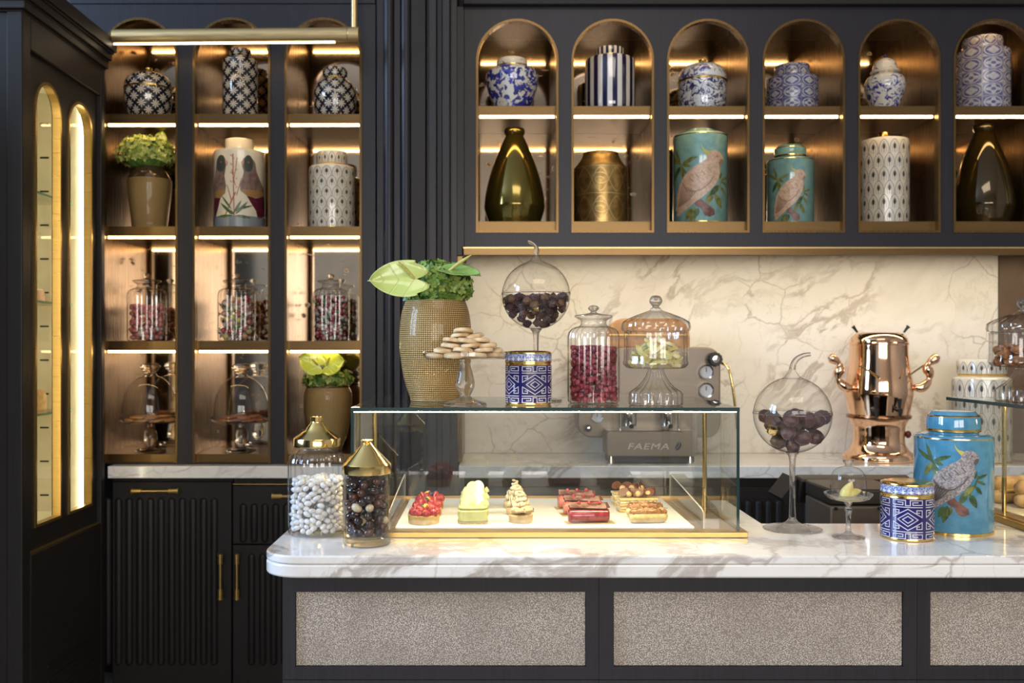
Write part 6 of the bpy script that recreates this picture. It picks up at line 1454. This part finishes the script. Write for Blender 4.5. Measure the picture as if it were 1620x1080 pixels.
eclair('nut-topped eclair nearest the front glass', X(1025.5, 2.05), 2.05, 1); eclair('nut-topped eclair behind the front one', X(1020, 2.125), 2.125, 2)
M_PUFFP = varied('puff_pastry', (0.58, 0.40, 0.14), (0.70, 0.54, 0.26), 120, 0.6, bump=0.5)
def millefeuille(label, x, y, seed):
    r = thing('millefeuille', label, 'pastry', (x, y, ZP), rz=0.10, group='layered pastries on the board'); w_ = 0.045; r_ = random.Random(seed)
    for k in range(3): MB().box(-w_, w_, -0.018, 0.018, 0.013 * k, 0.013 * k + 0.0055).build('puff_layer', M_PUFFP, r, bevel=0.001)
    for k in range(2): MB().box(-w_ + 0.002, w_ - 0.002, -0.0165, 0.0165, 0.013 * k + 0.0056, 0.013 * k + 0.0129).build('cream_layer', M_CREAMP, r, bevel=0.002)
    fl = MB().prism([(0.013 * math.cos(a), 0.010 * math.sin(a)) for a in np.linspace(0, 2 * PI, 15)[:-1]], -0.0006, 0.0006, 'xy').mesh('chocolate_petal', pbr('petal_chocolate', (0.14, 0.055, 0.025), 0.35), fix=True)
    for k in range(9): inst('chocolate_petal', fl, (-0.034 + 0.0085 * k, r_.uniform(-0.008, 0.008), 0.040 + r_.uniform(0, 0.006)), (r_.uniform(0.5, 1.1), r_.uniform(-0.7, 0.7), r_.uniform(-0.8, 0.8)), r)
    nut = MB().ball(0.0075, 0.0075, 0.0075).mesh('hazelnut', pbr('hazelnut_tan', (0.62, 0.42, 0.20), 0.4))
    for k in range(3): inst('hazelnut', nut, (-0.022 + 0.023 * k, -0.006, 0.040), (0, 0, 0), r)
millefeuille('layered puff pastry with chocolate petals behind the eclairs', X(1008, 2.20), 2.20, 1); millefeuille('rearmost layered puff pastry with chocolate petals', X(998, 2.29), 2.29, 2)
# sandwiches in the right case
M_BREAD = varied('crusty_bread', (0.34, 0.17, 0.055), (0.58, 0.36, 0.15), 30, 0.6, bump=0.3)
def sandwich(label, x, y, rz):
    r = thing('baguette_sandwich', label, 'sandwich', (x, y, ZT1 + 0.0045), rz, group='sandwiches in the right case'); L = 0.10
    MB().tube([(-L, 0, 0.018), (-L + 0.015, 0, 0.018), (L - 0.015, 0, 0.018), (L, 0, 0.018)], [0.010, 0.018, 0.018, 0.010], 18).build('lower_bread', M_BREAD, r, angle=80)
    MB().box(-L + 0.012, L - 0.012, -0.021, 0.021, 0.030, 0.036).build('filling', pbr('cheese_filling', (0.66, 0.45, 0.12), 0.5), r, bevel=0.002)
    MB().tube([(-L, 0, 0.048), (-L + 0.015, 0, 0.048), (L - 0.015, 0, 0.048), (L, 0, 0.048)], [0.010, 0.019, 0.019, 0.010], 18).build('upper_bread', M_BREAD, r, angle=80)
tag(MB().box(1.20, 1.62, 2.0, 2.38, ZT1, ZT1 + 0.004).build('pastry_board', pbr('cream_board', (0.70, 0.60, 0.44), 0.5)), 'cream serving board under the sandwiches in the right case', 'tray')
for k, (x, y) in enumerate(((1.32, 2.32), (1.34, 2.25), (1.36, 2.18), (1.38, 2.11))): sandwich(('filled baguette at the back of the right case', 'filled baguette second from the back of the right case', 'filled baguette second from the front of the right case', 'filled baguette at the front of the right case')[k], x, y, 0.15)
